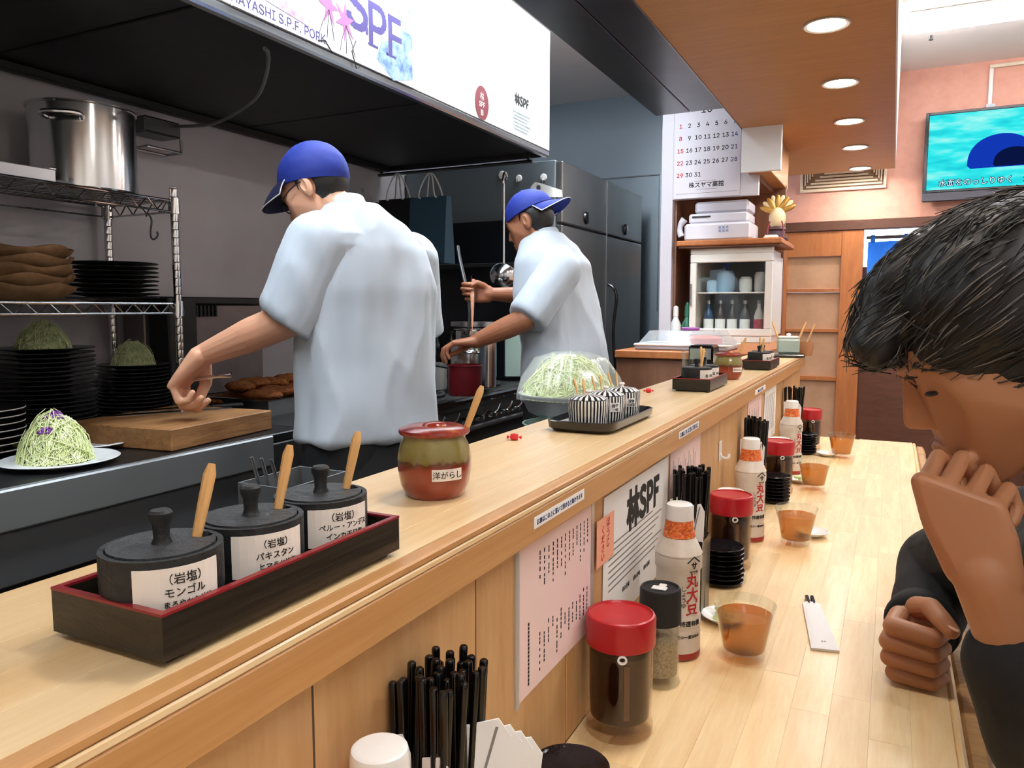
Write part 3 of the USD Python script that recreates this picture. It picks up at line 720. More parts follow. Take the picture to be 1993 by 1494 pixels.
def banded(name, m, parent, n, segs=4):
    """A lathed body of n*segs*2 sectors striped by a primvar per face."""
    v, f = m
    c = v[f].mean(1)
    a = np.arctan2(c[:, 1], c[:, 0]) % (2 * math.pi)
    band = (np.floor(a / (2 * math.pi) * n * 2) % 2).astype(np.float32)
    p = mesh(name, (v, f), stripes, parent, smooth=False)
    pv = UsdGeom.PrimvarsAPI(p).CreatePrimvar('band', Sdf.ValueTypeNames.FloatArray, 'uniform')
    pv.Set(band.tolist())
    return p
def striped_pot(label, x, y, txt):
    t = thing('striped_pot', label, 'pot', (x, y, ZL + 0.0072), 0, 'striped pots in the rounded tray')
    banded('body', lathe([(0, 0), (0.027, 0), (0.0285, 0.004), (0.0305, 0.03), (0.030, 0.038), (0.027, 0.038), (0.026, 0.006), (0, 0.004)], 144), t, 36)
    lid = lathe([(0, 0.0372), (0.0268, 0.0382), (0.0285, 0.0392), (0.022, 0.0432), (0.006, 0.0455), (0, 0.0458)], 144)
    ld_ = banded('lid', lid, t, 18)
    mesh('knob', lathe([(0.004, 0.045), (0.003, 0.047), (0.005, 0.050), (0.0035, 0.0525), (0, 0.053)], 16), porcelain, ld_)
    if txt:
        lb = mesh('paper_label', mv(wrap(cat(*[box(-0.009 + k * 0.003, -0.009 + (k + 1) * 0.003, -0.007, 0.007, 0, 0.0004) for k in range(6)]), 0.0306, -0.75), 0, 0, 0.022), paper_white, t)
        mesh('lettering', mv(wrap(cat(mv(text(txt[0], 0.006), 0, 0.0025), mv(text(txt[1], 0.005), 0, -0.0035)), 0.0312, -0.75), 0, 0, 0.022), ink, lb)
    for da in (2.2, 2.7):
        a = np.array([0.02 * math.cos(da), 0.02 * math.sin(da), 0.034]); e = a * np.array([1.6, 1.6, 0]) + np.array([0, 0, 0.066])
        mesh('spoon', tube([a + (e - a) * q for q in np.linspace(0, 1, 5)], [0.0012, 0.0014, 0.0014, 0.0022, 0.0014], 8), spoon_wood, t)
    return t
striped_pot('nearest striped lidded pot in the rounded black tray', -0.402, 1.068, None)
striped_pot('middle striped lidded pot with a white label in the rounded tray', -0.398, 1.135, ('梅干', '一個'))
striped_pot('farthest striped lidded pot with a white label in the rounded tray', -0.394, 1.202, ('漬物', '自家製'))

def candy(label, u, v, rz):
    p = at(u, v, z=ZL + 0.003)
    t = thing('wrapped_candy', label, 'candy', (p[0], p[1], ZL), rz, 'red wrapped candies on the ledge')
    mesh('body', mv(frame(lathe([(0, -0.006), (0.004, -0.005), (0.0048, 0), (0.004, 0.005), (0, 0.006)], 14), (0, 0, 0), (0, 1, 0), (0, 0, 1)), 0, 0, 0.0046), red_candy, t)
    for s in (-1, 1):
        mesh('twist', hull([(s * 0.0055, 0, 0.0045), (s * 0.010, -0.003, 0.002), (s * 0.010, 0.003, 0.002), (s * 0.010, -0.003, 0.006), (s * 0.010, 0.003, 0.0065)]), red_candy, t)
candy('red wrapped sweet on the ledge between the jar and the rounded tray', 1001, 852, 0.3)
candy('red wrapped sweet on the ledge beyond the rounded tray', 1262, 761, 0.5)

# far trays of pots
def far_set(k, x, y, where):
    salt_tray(f'short black tray of small pots on the ledge, {where}', x, y, 0.082, 0.19)
    for j in range(2):
        salt_pot(f'{["nearer", "farther"][j]} black pot with white label in the tray {where}', x, y - 0.045 + 0.072 * j, ZL + 0.0082, [('塩', 0.008, -0.008, 0.0), ('岩塩', 0.006, 0.006, 0.0)], (0.3 - 0.8 * j, 1), 0.033, 'black pots in the far trays')
far_set(0, -0.385, 1.745, 'nearer of the two far ones')
far_set(1, -0.353, 2.42, 'farther of the two far ones')
gp = thing('spoon_pot', 'pale grey square pot with wooden spoons near the far end of the ledge', 'pot', (-0.345, 3.02, ZL), 0.1)
mesh('tray', box(-0.07, 0.06, -0.06, 0.06, 0.0, 0.012, 0.005), black_lacquer, gp)
mesh('body', box(-0.04, 0.04, -0.04, 0.04, 0.0125, 0.07, 0.008), M('celadon', '#9fb0a8', 0.3), gp)
mesh('lid', cat(box(-0.036, 0.036, -0.036, 0.036, 0.0705, 0.078, 0.004), mv(lathe([(0.006, 0), (0.009, 0.008), (0, 0.012)], 12), 0, 0, 0.0775)), porcelain, gp)
for dx, dy in ((-0.03, 0.02), (0.03, 0.03)):
    mesh('spoon', tube([(dx, dy, 0.05), (dx * 2, dy * 1.3, 0.13)], 0.0035, 8), spoon_wood, gp)
p = thing('far_spoon_pot', 'small brown pot with a thin spoon at the far ledge end', 'pot', (-0.30, 3.12, ZL))
mesh('body', lathe([(0, 0), (0.03, 0), (0.036, 0.03), (0.034, 0.055), (0.03, 0.055), (0.03, 0.01), (0, 0.008)], 24), M('tan_glaze', '#b07850', 0.35), p)
mesh('spoon', tube([(0.0, 0.0, 0.02), (0.035, 0.01, 0.12)], 0.003, 8), spoon_wood, p)

# stickers on the fascia
def fascia_sticker(label, u0, v0, u1, v1, txt, hz=0.0115):
    a, b = at(u0, v0, x=-0.299), at(u1, v1, x=-0.299)
    w = b[1] - a[1]; c = (a + b) / 2
    t = thing('counter_sticker', label, 'sticker', (-0.2994, c[1], c[2]))
    mesh('strip', frame(box(-w / 2, w / 2, -hz / 2, hz / 2, 0, 0.0004), (0, 0, 0), (0, 1, 0), (0, 0, 1)), paper_white, t)
    n = len(txt)
    mesh('lettering', frame(text(txt, min(w * 0.92 / n, hz * 0.8)), (0.0005, 0, 0), (0, 1, 0), (0, 0, 1)), M('ink_blue', '#2c3c6c', 0.7), t)
fascia_sticker('long white sticker with blue Japanese writing on the nearest part of the ledge edge', 1040, 1016, 1137, 963, 'お皿はこの上に置いて頂けると助かります')
fascia_sticker('white sticker on the ledge edge beside the third seat', 1322, 847, 1360, 826, 'お皿はこの上に置いて頂けると', 0.012)
fascia_sticker('small faint sticker on the far part of the ledge edge', 1470, 764, 1490, 752, 'お皿はこの上に置いて', 0.012)

# sheets on the riser
def sheet(name, label, cat_, y0, y1, z0, z1, mat, parts, x=-0.3174):
    t = thing(name, label, cat_, (x, (y0 + y1) / 2, (z0 + z1) / 2))
    w, h = y1 - y0, z1 - z0
    mesh('paper', frame(box(-w / 2, w / 2, -h / 2, h / 2, 0, 0.0006), (0, 0, 0), (0, 1, 0), (0, 0, 1)), mat, t)
    for nm, m, mt in parts(w, h):
        mesh(nm, frame(m, (0.0007, 0, 0), (0, 1, 0), (0, 0, 1)), mt, t)
    return t
def menu_parts(w, h):
    r = random.Random(4)
    ms = []
    for k in range(13):
        x = w / 2 - 0.012 - k * (w - 0.05) / 13
        for z0, n in ((h * 0.40, r.randint(5, 9)), (-h * 0.12 - 0.01 * r.random(), r.randint(3, 7))):
            z = z0
            for j in range(n):
                hh = r.uniform(0.0025, 0.0045)
                ms.append(mv(box(-0.0011, 0.0011, -hh / 2, hh / 2, 0, 0.0002), x, z))
                z -= hh + r.choice((0.001, 0.0014, 0.004))
    for j in range(16):
        ms.append(mv(box(-0.0017, 0.0017, -0.0016, 0.0016, 0, 0.0002), -w / 2 + 0.022, -0.004 - j * 0.0042))
    return [('writing_lines', cat(*ms), ink)]
sheet('menu_sheet', 'pinkish printed menu sheet with columns of small writing on the counter riser', 'menu', 0.655, 0.855, 0.828, 0.984, paper_pink, menu_parts)
t = thing('sheet_sleeve', 'clear plastic edge strips holding the pink menu sheet', 'sleeve', (-0.3168, 0.755, 0.905))
for y in (-0.105, 0.104):
    mesh('strip', box(-0.0005, 0.0015, y - 0.004, y + 0.004, -0.08, 0.08), plastic_clear, t)
def card_parts(w, h):
    return [('lettering', cat(mv(text('ほうじ', 0.014, vertical=True, gap=0.95), w * 0.14, h * 0.12), mv(text('ください', 0.012, vertical=True, gap=0.95), -w * 0.16, -h * 0.05)), ink_red)]
t = sheet('note_card', 'small orange handwritten note card stuck beside the white pork poster', 'card', 0.866, 0.93, 0.90, 0.96, paper_orange, card_parts, -0.3135)
def poster_parts(w, h):
    ls = [box(-w / 2 + 0.02, -w / 2 + 0.02 + (w - 0.04) * (0.75 + 0.25 * ((k * 7) % 4) / 4), 0.02 - k * 0.0085, 0.022 - k * 0.0085, 0, 0.0002) for k in range(8)]
    return [('brand_lettering', mv(text('林SPF', 0.058, bold=3), 0.02, h * 0.27), ink), ('text_lines', cat(*ls), ink_grey), ('small_lettering', cat(*[mv(text('肉の旨味', 0.008), -0.06 + 0.05 * k, -0.055) for k in range(3)]), ink)]
sheet('pork_poster', 'white poster with large black 林SPF lettering on the counter riser', 'poster', 0.90, 1.21, 0.80, 0.982, paper_white, poster_parts, -0.3170)
sheet('pink_sheet', 'plain pinkish sheet on the riser behind the second chopstick holder', 'sheet', 1.225, 1.445, 0.83, 0.984, paper_pink, lambda w, h: [('writing_lines', cat(*[box(-0.09 + k * 0.012, -0.088 + k * 0.012, -0.03, 0.06 - 0.01 * (k % 3), 0, 0.0002) for k in range(14)]), ink_grey)])
sheet('pink_sheet', 'pinkish sheet on the riser beside the third soy bottle', 'sheet', 1.98, 2.2, 0.83, 0.984, paper_pink, lambda w, h: [('writing_lines', cat(*[box(-0.09 + k * 0.012, -0.088 + k * 0.012, -0.03, 0.06 - 0.01 * (k % 3), 0, 0.0002) for k in range(14)]), ink_grey)])
sheet('white_sheet', 'white notice on the riser near the far end of the counter', 'notice', 2.26, 2.5, 0.83, 0.984, paper_white, lambda w, h: [('writing_lines', cat(*[box(-0.1 + k * 0.014, -0.098 + k * 0.014, -0.05, 0.06, 0, 0.0002) for k in range(14)]), ink_grey)])
hk = thing('wall_hook', 'small clear plastic hook on the riser between the second and third seats', 'hook', (-0.3174, 1.635, 0.918))
mesh('plate', box(0, 0.002, -0.012, 0.012, -0.02, 0.022, 0.0008), porcelain, hk)
mesh('hook', tube([(0.002, 0, -0.004), (0.012, 0, -0.014), (0.018, 0, -0.012), (0.019, 0, -0.004)], 0.003, 8, 3), porcelain, hk)

# ------------------------------------------------------------------ on the dining counter
soy_band = noisy('soy_band', [(0.3, '#b8401c'), (0.5, '#e0682c'), (0.7, '#f0b060')], 260, 0.4)
soy_label = noisy('soy_label', [(0.3, '#cdbfae'), (0.7, '#ddd2c4')], 30, 0.4)
SOY = [(0, 0), (0.029, 0), (0.0325, 0.003), (0.033, 0.012), (0.033, 0.040), (0.0318, 0.043), (0.0318, 0.047), (0.033, 0.05), (0.033, 0.062), (0.0312, 0.066), (0.0315, 0.10), (0.0312, 0.128), (0.0335, 0.133), (0.0335, 0.147), (0.0325, 0.15), (0.0335, 0.153), (0.029, 0.163), (0.0225, 0.1755)]
def soy(label, x, y, rz=0.0):
    t = thing('soy_bottle', label, 'bottle', (x, y, ZT), rz, 'plastic soy sauce bottles along the counter')
    mesh('body', lathe(SOY, 40), soy_label, t)
    mesh('base_band', lathe([(0.0326, 0.0025), (0.0333, 0.004), (0.0333, 0.0115), (0.0331, 0.012)], 40), M('soy_red', '#9c2a26', 0.4), t)
    mesh('neck_band', lathe([(0.0226, 0.1755), (0.0232, 0.1765), (0.0215, 0.184), (0.0205, 0.185), (0.0210, 0.187), (0.0195, 0.1985), (0.0187, 0.1995)], 36), soy_band, t, 'orange patterned neck band')
    mesh('cap', lathe([(0.0188, 0.1995), (0.0193, 0.2), (0.0190, 0.218), (0.018, 0.2215), (0.0155, 0.223), (0, 0.2235)], 36), porcelain, t, 'white domed cap')
    A = -0.62
    mesh('red_lettering', mv(wrap(cat(mv(text('丸大豆', 0.022, vertical=True, bold=1, gap=0.92), 0, 0)), 0.0318, A), 0, 0, 0.098), ink_red, t)
    mesh('lettering', mv(wrap(cat(mv(text('しょうゆ', 0.008, vertical=True), -0.014, 0)), 0.0318, A), 0, 0, 0.095), ink, t)
    mesh('emblem', mv(wrap(cat(frame(tube([(-0.011, 0.0, 0), (0, 0.0085, 0), (0.011, 0.0, 0)], 0.0011, 4), (0, 0.002, 0), (1, 0, 0), (0, 1, 0)), mv(text('サ', 0.011, bold=2), 0, -0.002), mv(text('ヤマサ', 0.0052, bold=1), 0, -0.0115)), 0.0338, A), 0, 0, 0.1425), ink, t)
    mesh('lettering', mv(wrap(cat(mv(text('特選有機', 0.0085, bold=1), 0, 0)), 0.0333, A - 0.1), 0, 0, 0.0565), ink, t)
    mesh('lettering', mv(wrap(cat(mv(text('鮮度の一滴500ml', 0.0055, bold=1), 0, 0)), 0.0333, A - 0.25), 0, 0, 0.037), ink, t)
    return t
B0 = soy('white-capped soy bottle at the bottom edge, nearest on the counter', -0.281, 0.377)
for lab, x, y in (('second soy bottle from the front, beside the pepper shaker', -0.262, 1.07), ('third soy bottle from the front, behind the stacked sauce plates', -0.262, 1.69), ('farthest soy bottle, in front of the last chopstick holder', -0.262, 2.44)):
    dup(B0, lab, (x, y, ZT))

pane('sauce_glass', '#efe6de')
def sauce(label, x, y, rz=0.0):
    t = thing('sauce_pourer', label, 'bottle', (x, y, ZT), rz, 'red-capped sauce pourers along the counter')
    mesh('glass_body', lathe([(0, 0), (0.036, 0), (0.0395, 0.004), (0.0395, 0.014), (0.037, 0.019), (0.0385, 0.05), (0.0385, 0.105), (0.037, 0.112), (0.0355, 0.112), (0.0362, 0.104), (0.0362, 0.05), (0.035, 0.021), (0, 0.016)], 40), _mats['sauce_glass'], t)
    mesh('sauce', lathe([(0, 0.0165), (0.0345, 0.0215), (0.0358, 0.05), (0.0358, 0.1), (0, 0.1002)], 36), sauce_brown, t)
    mesh('cap', lathe([(0.0355, 0.108), (0.0405, 0.109), (0.0412, 0.112), (0.0412, 0.140), (0.0395, 0.1435), (0.0375, 0.1445), (0.036, 0.142), (0, 0.1405)], 40), red_cap, t)
    A = -1.2
    mesh('spout', mv(wrap(frame(lathe([(0.0035, 0), (0.0052, 0.001), (0.0052, 0.004), (0.0032, 0.004)], 14), (0, 0, 0), (1, 0, 0), (0, 1, 0)), 0.038, A), 0, 0, 0.104), porcelain, t)
    mesh('dip_rod', mv(wrap(box(-0.0035, 0.0035, -0.035, 0.03, 0, 0.0015, 0.0006), 0.0365, A + 0.15), 0, 0, 0.065), M('rod_brown', '#6a4a34', 0.3), t)
    return t
S0 = sauce('nearest red-capped sauce pourer, in front of the pepper shaker', -0.272, 0.838)
for lab, x, y in (('second red-capped sauce pourer, behind the stack of small plates', -0.264, 1.487), ('third red-capped sauce pourer, beyond the third soy bottle', -0.262, 2.16), ('farthest red-capped sauce pourer at the counter end', -0.25, 2.9)):
    dup(S0, lab, (x, y, ZT))

def shaker(label, x, y, black=True):
    t = thing('shaker', label, 'shaker', (x, y, ZT))
    mesh('glass_body', lathe([(0, 0), (0.026, 0), (0.0278, 0.003), (0.0268, 0.012), (0.026, 0.07), (0.0255, 0.09), (0.024, 0.09), (0.0245, 0.07), (0.025, 0.014), (0, 0.008)], 32), glass, t)
    mesh('spice', lathe([(0, 0.0085), (0.0243, 0.0145), (0.0240, 0.062), (0, 0.064)], 28), noisy('spice', [(0.3, '#7c6248'), (0.7, '#c2a884')], 400, 0.9), t)
    mesh('cap', lathe([(0.0258, 0.084), (0.0282, 0.0845), (0.0272, 0.128), (0.0255, 0.131), (0.0235, 0.131), (0.022, 0.1285), (0, 0.128)], 32), black_matte if black else porcelain, t)
    if black:
        mesh('pour_flap', mv(cat(box(-0.011, 0.009, -0.008, 0.004, 0, 0.002, 0.0008), box(-0.004, 0.006, 0.0042, 0.012, 0, 0.003, 0.001)), 0, 0, 0.1285), porcelain, t, 'white pouring flap')
    return t
shaker('clear pepper shaker with a black cap and white flap', -0.262, 0.975)
shaker('white-lidded shaker between the second sauce pourer and the soy bottle', -0.282, 1.575, False)
shaker('white-lidded shaker beside the third sauce pourer', -0.275, 2.285, False)

CH = 0.228
def holder(label, x, y, n, seed, where):
    t = thing('chopstick_holder', label, 'holder', (x, y, ZT), 0.0, 'black chopstick holders')
    o = m3.Manifold.cube([0.054, 0.062, 0.128], True).translate([0, 0, 0.064]) - m3.Manifold.cube([0.049, 0.057, 0.128], True).translate([0, 0, 0.067])
    mesh('box', o, black_gloss, t)
    r = random.Random(seed)
    pts = []
    for i in range(6):
        for j in range(7):
            pts.append((-0.019 + i * 0.0076 + (j % 2) * 0.0025, -0.022 + j * 0.0073))
    r.shuffle(pts)
    prof = [(0, 0), (0.0018, 0), (0.0022, 0.1), (0.0034, CH - 0.004), (0.0033, CH - 0.001), (0.0024, CH), (0, CH)]
    for k, (px, py) in enumerate(pts[:n]):
        h = 0.0035 + r.uniform(0, 0.012)
        lx_, ly_ = r.uniform(-0.010, 0.010), r.uniform(-0.010, 0.010)
        v, f = lathe(prof, 8)
        v = v.copy(); s = v[:, 2] / CH
        v[:, 0] += lx_ * (s - 0.5) + px * s * 0.22; v[:, 1] += ly_ * (s - 0.5) + py * s * 0.22
        single('chopstick', mv((v, f), x + px, y + py, ZT + h), black_gloss, f'black lacquered chopstick standing in the {where} chopstick holder', 'chopstick', f'chopsticks in the {where} holder', smooth=40)
    return t
def packet(x, y, z0, w, h, lean, label, group, txt=None, rz=0.0):
    """A folded paper chopstick sleeve standing up."""
    t = thing('paper_sleeve', label, 'sleeve', (x, y, z0), rz, group)
    P = Polygon([(-w / 2, 0), (w / 2, 0), (w / 2, h * 0.93), (w * 0.2, h), (-w / 2, h * 0.97)])
    up = np.array([math.sin(lean), 0, math.cos(lean)])
    mesh('paper', frame(prism(P, 0.0014), (0, 0, 0), (math.cos(lean), 0, -math.sin(lean)), up, (0, -1, 0)), paper_white, t)
    mesh('fold', frame(prism(Polygon([(-w / 2 + 0.001, h * 0.5), (-w / 2 + 0.003, h * 0.5), (w * 0.2, h * 0.97), (w * 0.2 - 0.002, h * 0.97)]), 0.0004), (0, -0.0016, 0), (math.cos(lean), 0, -math.sin(lean)), up, (0, -1, 0)), ink_grey, t)
    if txt:
        mesh('lettering', frame(text(txt, w * 0.34, vertical=True), np.array([0, -0.0016, 0]) + up * h * 0.42 - np.array([w * 0.22, 0, 0]), (math.cos(lean), 0, -math.sin(lean)), up, (0, -1, 0)), ink, t)
    return t
for k, (x, y, n, wh) in enumerate(((-0.2885, 0.458, 38, 'nearest'), (-0.284, 1.235, 34, 'second'), (-0.284, 1.875, 26, 'third'), (-0.284, 2.68, 20, 'farthest'))):
    holder(f'{wh} black box of chopsticks standing against the riser', x, y, n, k + 1, wh)
    g = f'paper sleeves in the {wh} holder'
    for j, (dx, dy, z0, w, h, ln, tx) in enumerate(((-0.011, -0.0273, 0.012, 0.022, 0.186, -0.03, None), (0.012, -0.0272, 0.012, 0.024, 0.178, 0.03, 'おてもと'))):
        packet(x + dx, y + dy, ZT + z0, w, h, ln, f'white paper sleeve, {["left", "right"][j]} one in front of the {wh} chopsticks', g, tx)
# loose sleeves leaning at the right of the nearest holder
for j in range(4):
    packet(-0.2885 + 0.026 + 0.0025 * j, 0.470 + 0.006 * j, ZT + 0.0, 0.034, 0.20 - 0.007 * j, 0.05 + 0.02 * j, f'{["first", "second", "third", "fourth"][j]} loose white paper sleeve leaning beside the nearest chopstick holder', 'loose sleeves beside the nearest holder', None, 0.5)

# small black plates
def small_plate():
    v, f = lathe([(0, 0), (0.025, 0), (0.027, 0.0015), (0.036, 0.0052), (0.0400, 0.0062), (0.0410, 0.0074), (0.0408, 0.0086), (0.0395, 0.0092), (0.036, 0.0082), (0.027, 0.0042), (0, 0.0034)], 40)
    return rough((v, f), 0.0002, 140, 2)
plate_m = small_plate()
ripple = noisy('plate_ripple', [(0.3, '#0a0a0c'), (0.7, '#141418')], 60, 0.12, bump=0.12)
first = None
for wh, x, y, n in (('nearest', -0.2765, 0.69, 4), ('second', -0.262, 1.392, 8), ('third', -0.259, 2.055, 8), ('farthest', -0.256, 2.80, 8)):
    for k in range(n):
        lab = f'small black glossy plate, {ORD[n - 1 - k]} in the {wh} stack on the dining counter'
        loc = (x + rng.uniform(-.0012, .0012), y + rng.uniform(-.0012, .0012), ZT + k * 0.0088)
        if first is None:
            first = single('small_plate', plate_m, ripple, lab, 'plate', 'small black plates on the dining counter')
            setloc(first, loc)
        else:
            dup(first, lab, loc, rng.uniform(0, 6), 'small black plates on the dining counter')

# tea glasses and their saucers
def tea_glass(label, x, y):
    t = thing('tea_glass', label, 'glass', (x, y, ZT), 0, 'glasses of tea on the dining counter')
    mesh('glass', lathe([(0, 0), (0.027, 0), (0.0295, 0.002), (0.031, 0.012), (0.0385, 0.055), (0.0437, 0.079), (0.0432, 0.0805), (0.0422, 0.079), (0.0370, 0.055), (0.0292, 0.013), (0, 0.0105)], 48), glass, t)
    mesh('tea', lathe([(0, 0.0115), (0.0286, 0.014), (0.0362, 0.055), (0.0385, 0.064), (0, 0.064)], 44), glass_amber, t)
    return t
G0 = tea_glass('nearest glass of amber tea, beside the wrapped chopsticks', -0.172, 1.10)
for lab, u, v in (('second glass of amber tea along the counter', 1548, 1058), ('third glass of amber tea along the counter', 1583, 950), ('farthest glass of tea along the counter', 1637, 889)):
    q = at(u, v, z=ZT)
    dup(G0, lab, (q[0], q[1], ZT))
def saucer(label, u, v, pick):
    q = at(u, v, z=ZT)
    t = thing('saucer', label, 'saucer', (q[0], q[1], ZT), 0, 'small white saucers beside the tea glasses')
    mesh('dish', lathe([(0, 0), (0.018, 0), (0.02, 0.001), (0.034, 0.010), (0.0352, 0.012), (0.0335, 0.0125), (0.019, 0.0045), (0, 0.0035)], 36), porcelain, t)
    if pick:
        mesh('pickles', cat(*[mv(rough(vf(m3.Manifold.sphere(0.006, 12).scale([1.4, 1, 0.7])), 0.001, 200, k), rng.uniform(-.012, .012), rng.uniform(-.012, .012), 0.008 + 0.003 * (k % 3)) for k in range(9)]), cabbage_mid, t, kind='stuff')
    return t
saucer('white saucer behind the nearest tea glass', 1408, 1208, True)
saucer('white saucer to the right behind the second tea glass', 1580, 1042, False)
saucer('white saucer of pickles left of the third tea glass', 1556, 938, True)
saucer('white saucer left of the farthest tea glass', 1610, 887, False)

# wrapped chopsticks on the counter
a, b = at(1575, 1165, z=ZT), at(1606, 1268, z=ZT)
dr = (b - a) / np.linalg.norm(b - a); px = np.array([-dr[1], dr[0], 0])
wc = thing('wrapped_chopsticks', 'black chopsticks in a white paper sleeve lying on the dining counter', 'chopsticks', (*((a + b) / 2)[:2], ZT))
L = np.linalg.norm(b - a)
def along(m):
    return frame(m, (0, 0, 0), px, dr, (0, 0, -1))
mesh('sleeve', frame(hull([(s * w, q, h) for q, w in ((-L * 0.36, 0.014), (L * 0.5, 0.0195)) for s in (-1, 1) for h in (0.0005, 0.004)] + [(s * w * 0.5, q, 0.0065) for q, w in ((-L * 0.36, 0.014), (L * 0.48, 0.0195)) for s in (-1, 1)]), (0, 0, 0), px, dr, (0, 0, 1)), paper_white, wc)
for s in (-1, 1):
    mesh('chopstick', frame(tube([(s * 0.0042, -L * 0.5, 0.0038), (s * 0.0042, -L * 0.33, 0.0037)], 0.0034, 8), (0, 0, 0), px, dr, (0, 0, 1)), black_gloss, wc)
mesh('lettering', frame(text('林', 0.008), dr * L * 0.40 + np.array([0, 0, 0.0063]), -px, -dr, (0, 0, 1)), ink_grey, wc)

# ------------------------------------------------------------------ people
FH = np.array([-math.sin(YAW), math.cos(YAW), 0.0])
ZU = np.array([0, 0, 1.0])
def nrm(a):
    a = np.asarray(a, float)
    return a / np.linalg.norm(a)
def axes(f):
    f = nrm(f); u = nrm(ZU - f * (ZU @ f))
    return f, np.cross(f, u), u

class Head:
    def __init__(s, ear, f, k=1.0):
        """ear: the point of the left ear; f: where the face looks; k: scale."""
        s.f, s.r, s.u = axes(f); s.k = k
        s.o = np.asarray(ear, float) - (s.f * -0.008 + s.r * -0.074 + s.u * -0.008) * k
    def p(s, a, b, c):
        return s.o + (s.f * a + s.r * b + s.u * c) * s.k
    def e(s, a, b, c, x, y, z, n=28):
        return ell(s.p(a, b, c), [s.f * x * s.k, s.r * y * s.k, s.u * z * s.k], n)
    def h(s, *q):
        return hs(*[(s.p(a, b, c), r * s.k) for a, b, c, r in q], n=16)
    def skin(s):
        ms = [s.e(-0.012, 0, 0.03, 0.092, 0.073, 0.088),
              s.h((0.068, 0.028, 0.03, 0.018), (0.068, -0.028, 0.03, 0.018), (0.05, 0.045, -0.02, 0.022), (0.05, -0.045, -0.02, 0.022), (0.072, 0.012, -0.098, 0.016), (0.072, -0.012, -0.098, 0.016), (0.0, 0.046, -0.062, 0.018), (0.0, -0.046, -0.062, 0.018), (-0.02, 0.04, 0.03, 0.03), (-0.02, -0.04, 0.03, 0.03)),
              s.h((0.086, 0, 0.012, 0.006), (0.101, 0, -0.029, 0.008), (0.086, 0.012, -0.036, 0.0065), (0.086, -0.012, -0.036, 0.0065)),
              s.h((0.080, 0.03, 0.020, 0.009), (0.086, 0.008, 0.017, 0.009), (0.08, -0.03, 0.020, 0.009)),
              s.h((0.086, 0.018, -0.063, 0.005), (0.091, 0, -0.060, 0.006), (0.086, -0.018, -0.063, 0.005)),
              s.h((0.083, 0.016, -0.073, 0.006), (0.088, 0, -0.073, 0.0065), (0.083, -0.016, -0.073, 0.006)),
              s.h((-0.022, 0, -0.045, 0.05), (-0.032, 0, -0.095, 0.05))]
        for q in (-1, 1):
            d = s.e(-0.01, q * 0.076, -0.004, 0.017, 0.009, 0.031, 20) - s.e(-0.006, q * 0.086, 0.0, 0.010, 0.008, 0.020, 16)
            ms.append(d)
        return ms
    def eyes(s, par, closed=False):
        for q in (-1, 1):
            mesh('eye', s.e(0.0785, q * 0.031, -0.005, 0.0075, 0.0125, 0.0034, 14), M('eye_dark', '#1a1512', 0.2), par, smooth=True)
            mesh('eyebrow', s.h((0.086, q * 0.016, 0.021, 0.004), (0.082, q * 0.04, 0.024, 0.003)), hair_black, par)
    def cap(s, par, back=False, mat=None, brim_mat=None):
        d = -1 if back else 1
        c = s.e(-0.012, 0, 0.034, 0.103, 0.084, 0.096, 48)
        n = nrm(s.u + s.f * (0.10 if back else -0.44))
        pf = 0.0 if back else 0.07
        c = c.trim_by_plane([float(x) for x in n], float(n @ s.p(pf, 0, 0.038 if back else 0.052)))
        crown = mesh('cap_crown', rough(c.refine_to_length(0.012), 0.0015, 45, 3), mat, par, 'blue cap crown', smooth=True)
        s.capn, s.capc = n, float(n @ s.p(pf, 0, 0.040 if back else 0.054))
        mesh('cap_button', s.e(-0.012, 0, 0.131, 0.007, 0.007, 0.004, 12), mat, crown)
        mesh('cap_band', s.e(-0.012, 0, 0.033, 0.1042, 0.0852, 0.096, 48).trim_by_plane([float(x) for x in n], float(n @ s.p(pf, 0, 0.036 if back else 0.050))).trim_by_plane([float(-x) for x in n], float(-n @ s.p(pf, 0, 0.052 if back else 0.066))), mat, crown)
        A, T = 17, 7
        g = np.zeros((T, A, 3)); edge = []
        for i in range(T):
            t = i / (T - 1)
            for j in range(A):
                a = (j / (A - 1) * 2 - 1) * 1.12
                x = 0.101 * math.cos(a) + t * 0.075 * math.cos(a * 1.15) ** 0.7
                y = 0.083 * math.sin(a) * (1 + 0.06 * t)
                z = (0.047 if back else 0.058) + (0 if back else 0.55 * (x - 0.07) * (1 - t) * 0.6) - t * 0.022 - 0.020 * (y / 0.083) ** 2 * (0.4 + t * 0.6)
                g[i, j] = s.p(-0.010 + d * x, d * y, z - 0.010 * d * 0)
        for j in range(A):
            edge.append(g[-1, j])
        th = s.u * 0.0035
        V = np.vstack([g.reshape(-1, 3), g.reshape(-1, 3) - th])
        Fq = []
        N = T * A
        for i in range(T - 1):
            for j in range(A - 1):
                p = i * A + j
                Fq += [(p, p + 1, p + A + 1), (p, p + A + 1, p + A), (N + p, N + p + A + 1, N + p + 1), (N + p, N + p + A, N + p + A + 1)]
        ring = [j for j in range(A)] + [i * A + A - 1 for i in range(1, T)] + [(T - 1) * A + j for j in range(A - 2, -1, -1)] + [i * A for i in range(T - 2, 0, -1)]
        for a, b in zip(ring, ring[1:] + ring[:1]):
            Fq += [(a, N + a, N + b), (a, N + b, b)]
        mesh('cap_brim', (V, np.array(Fq)), brim_mat or mat, par, 'cap brim', smooth=True)
        side0 = [g[i, 0] for i in range(T)]; side1 = [g[i, -1] for i in range(T - 1, -1, -1)]
        mesh('brim_piping', tube(np.array(side0 + edge[1:-1] + side1) + s.u * 0.0005, 0.0017, 6), porcelain, crown, 'white piping')
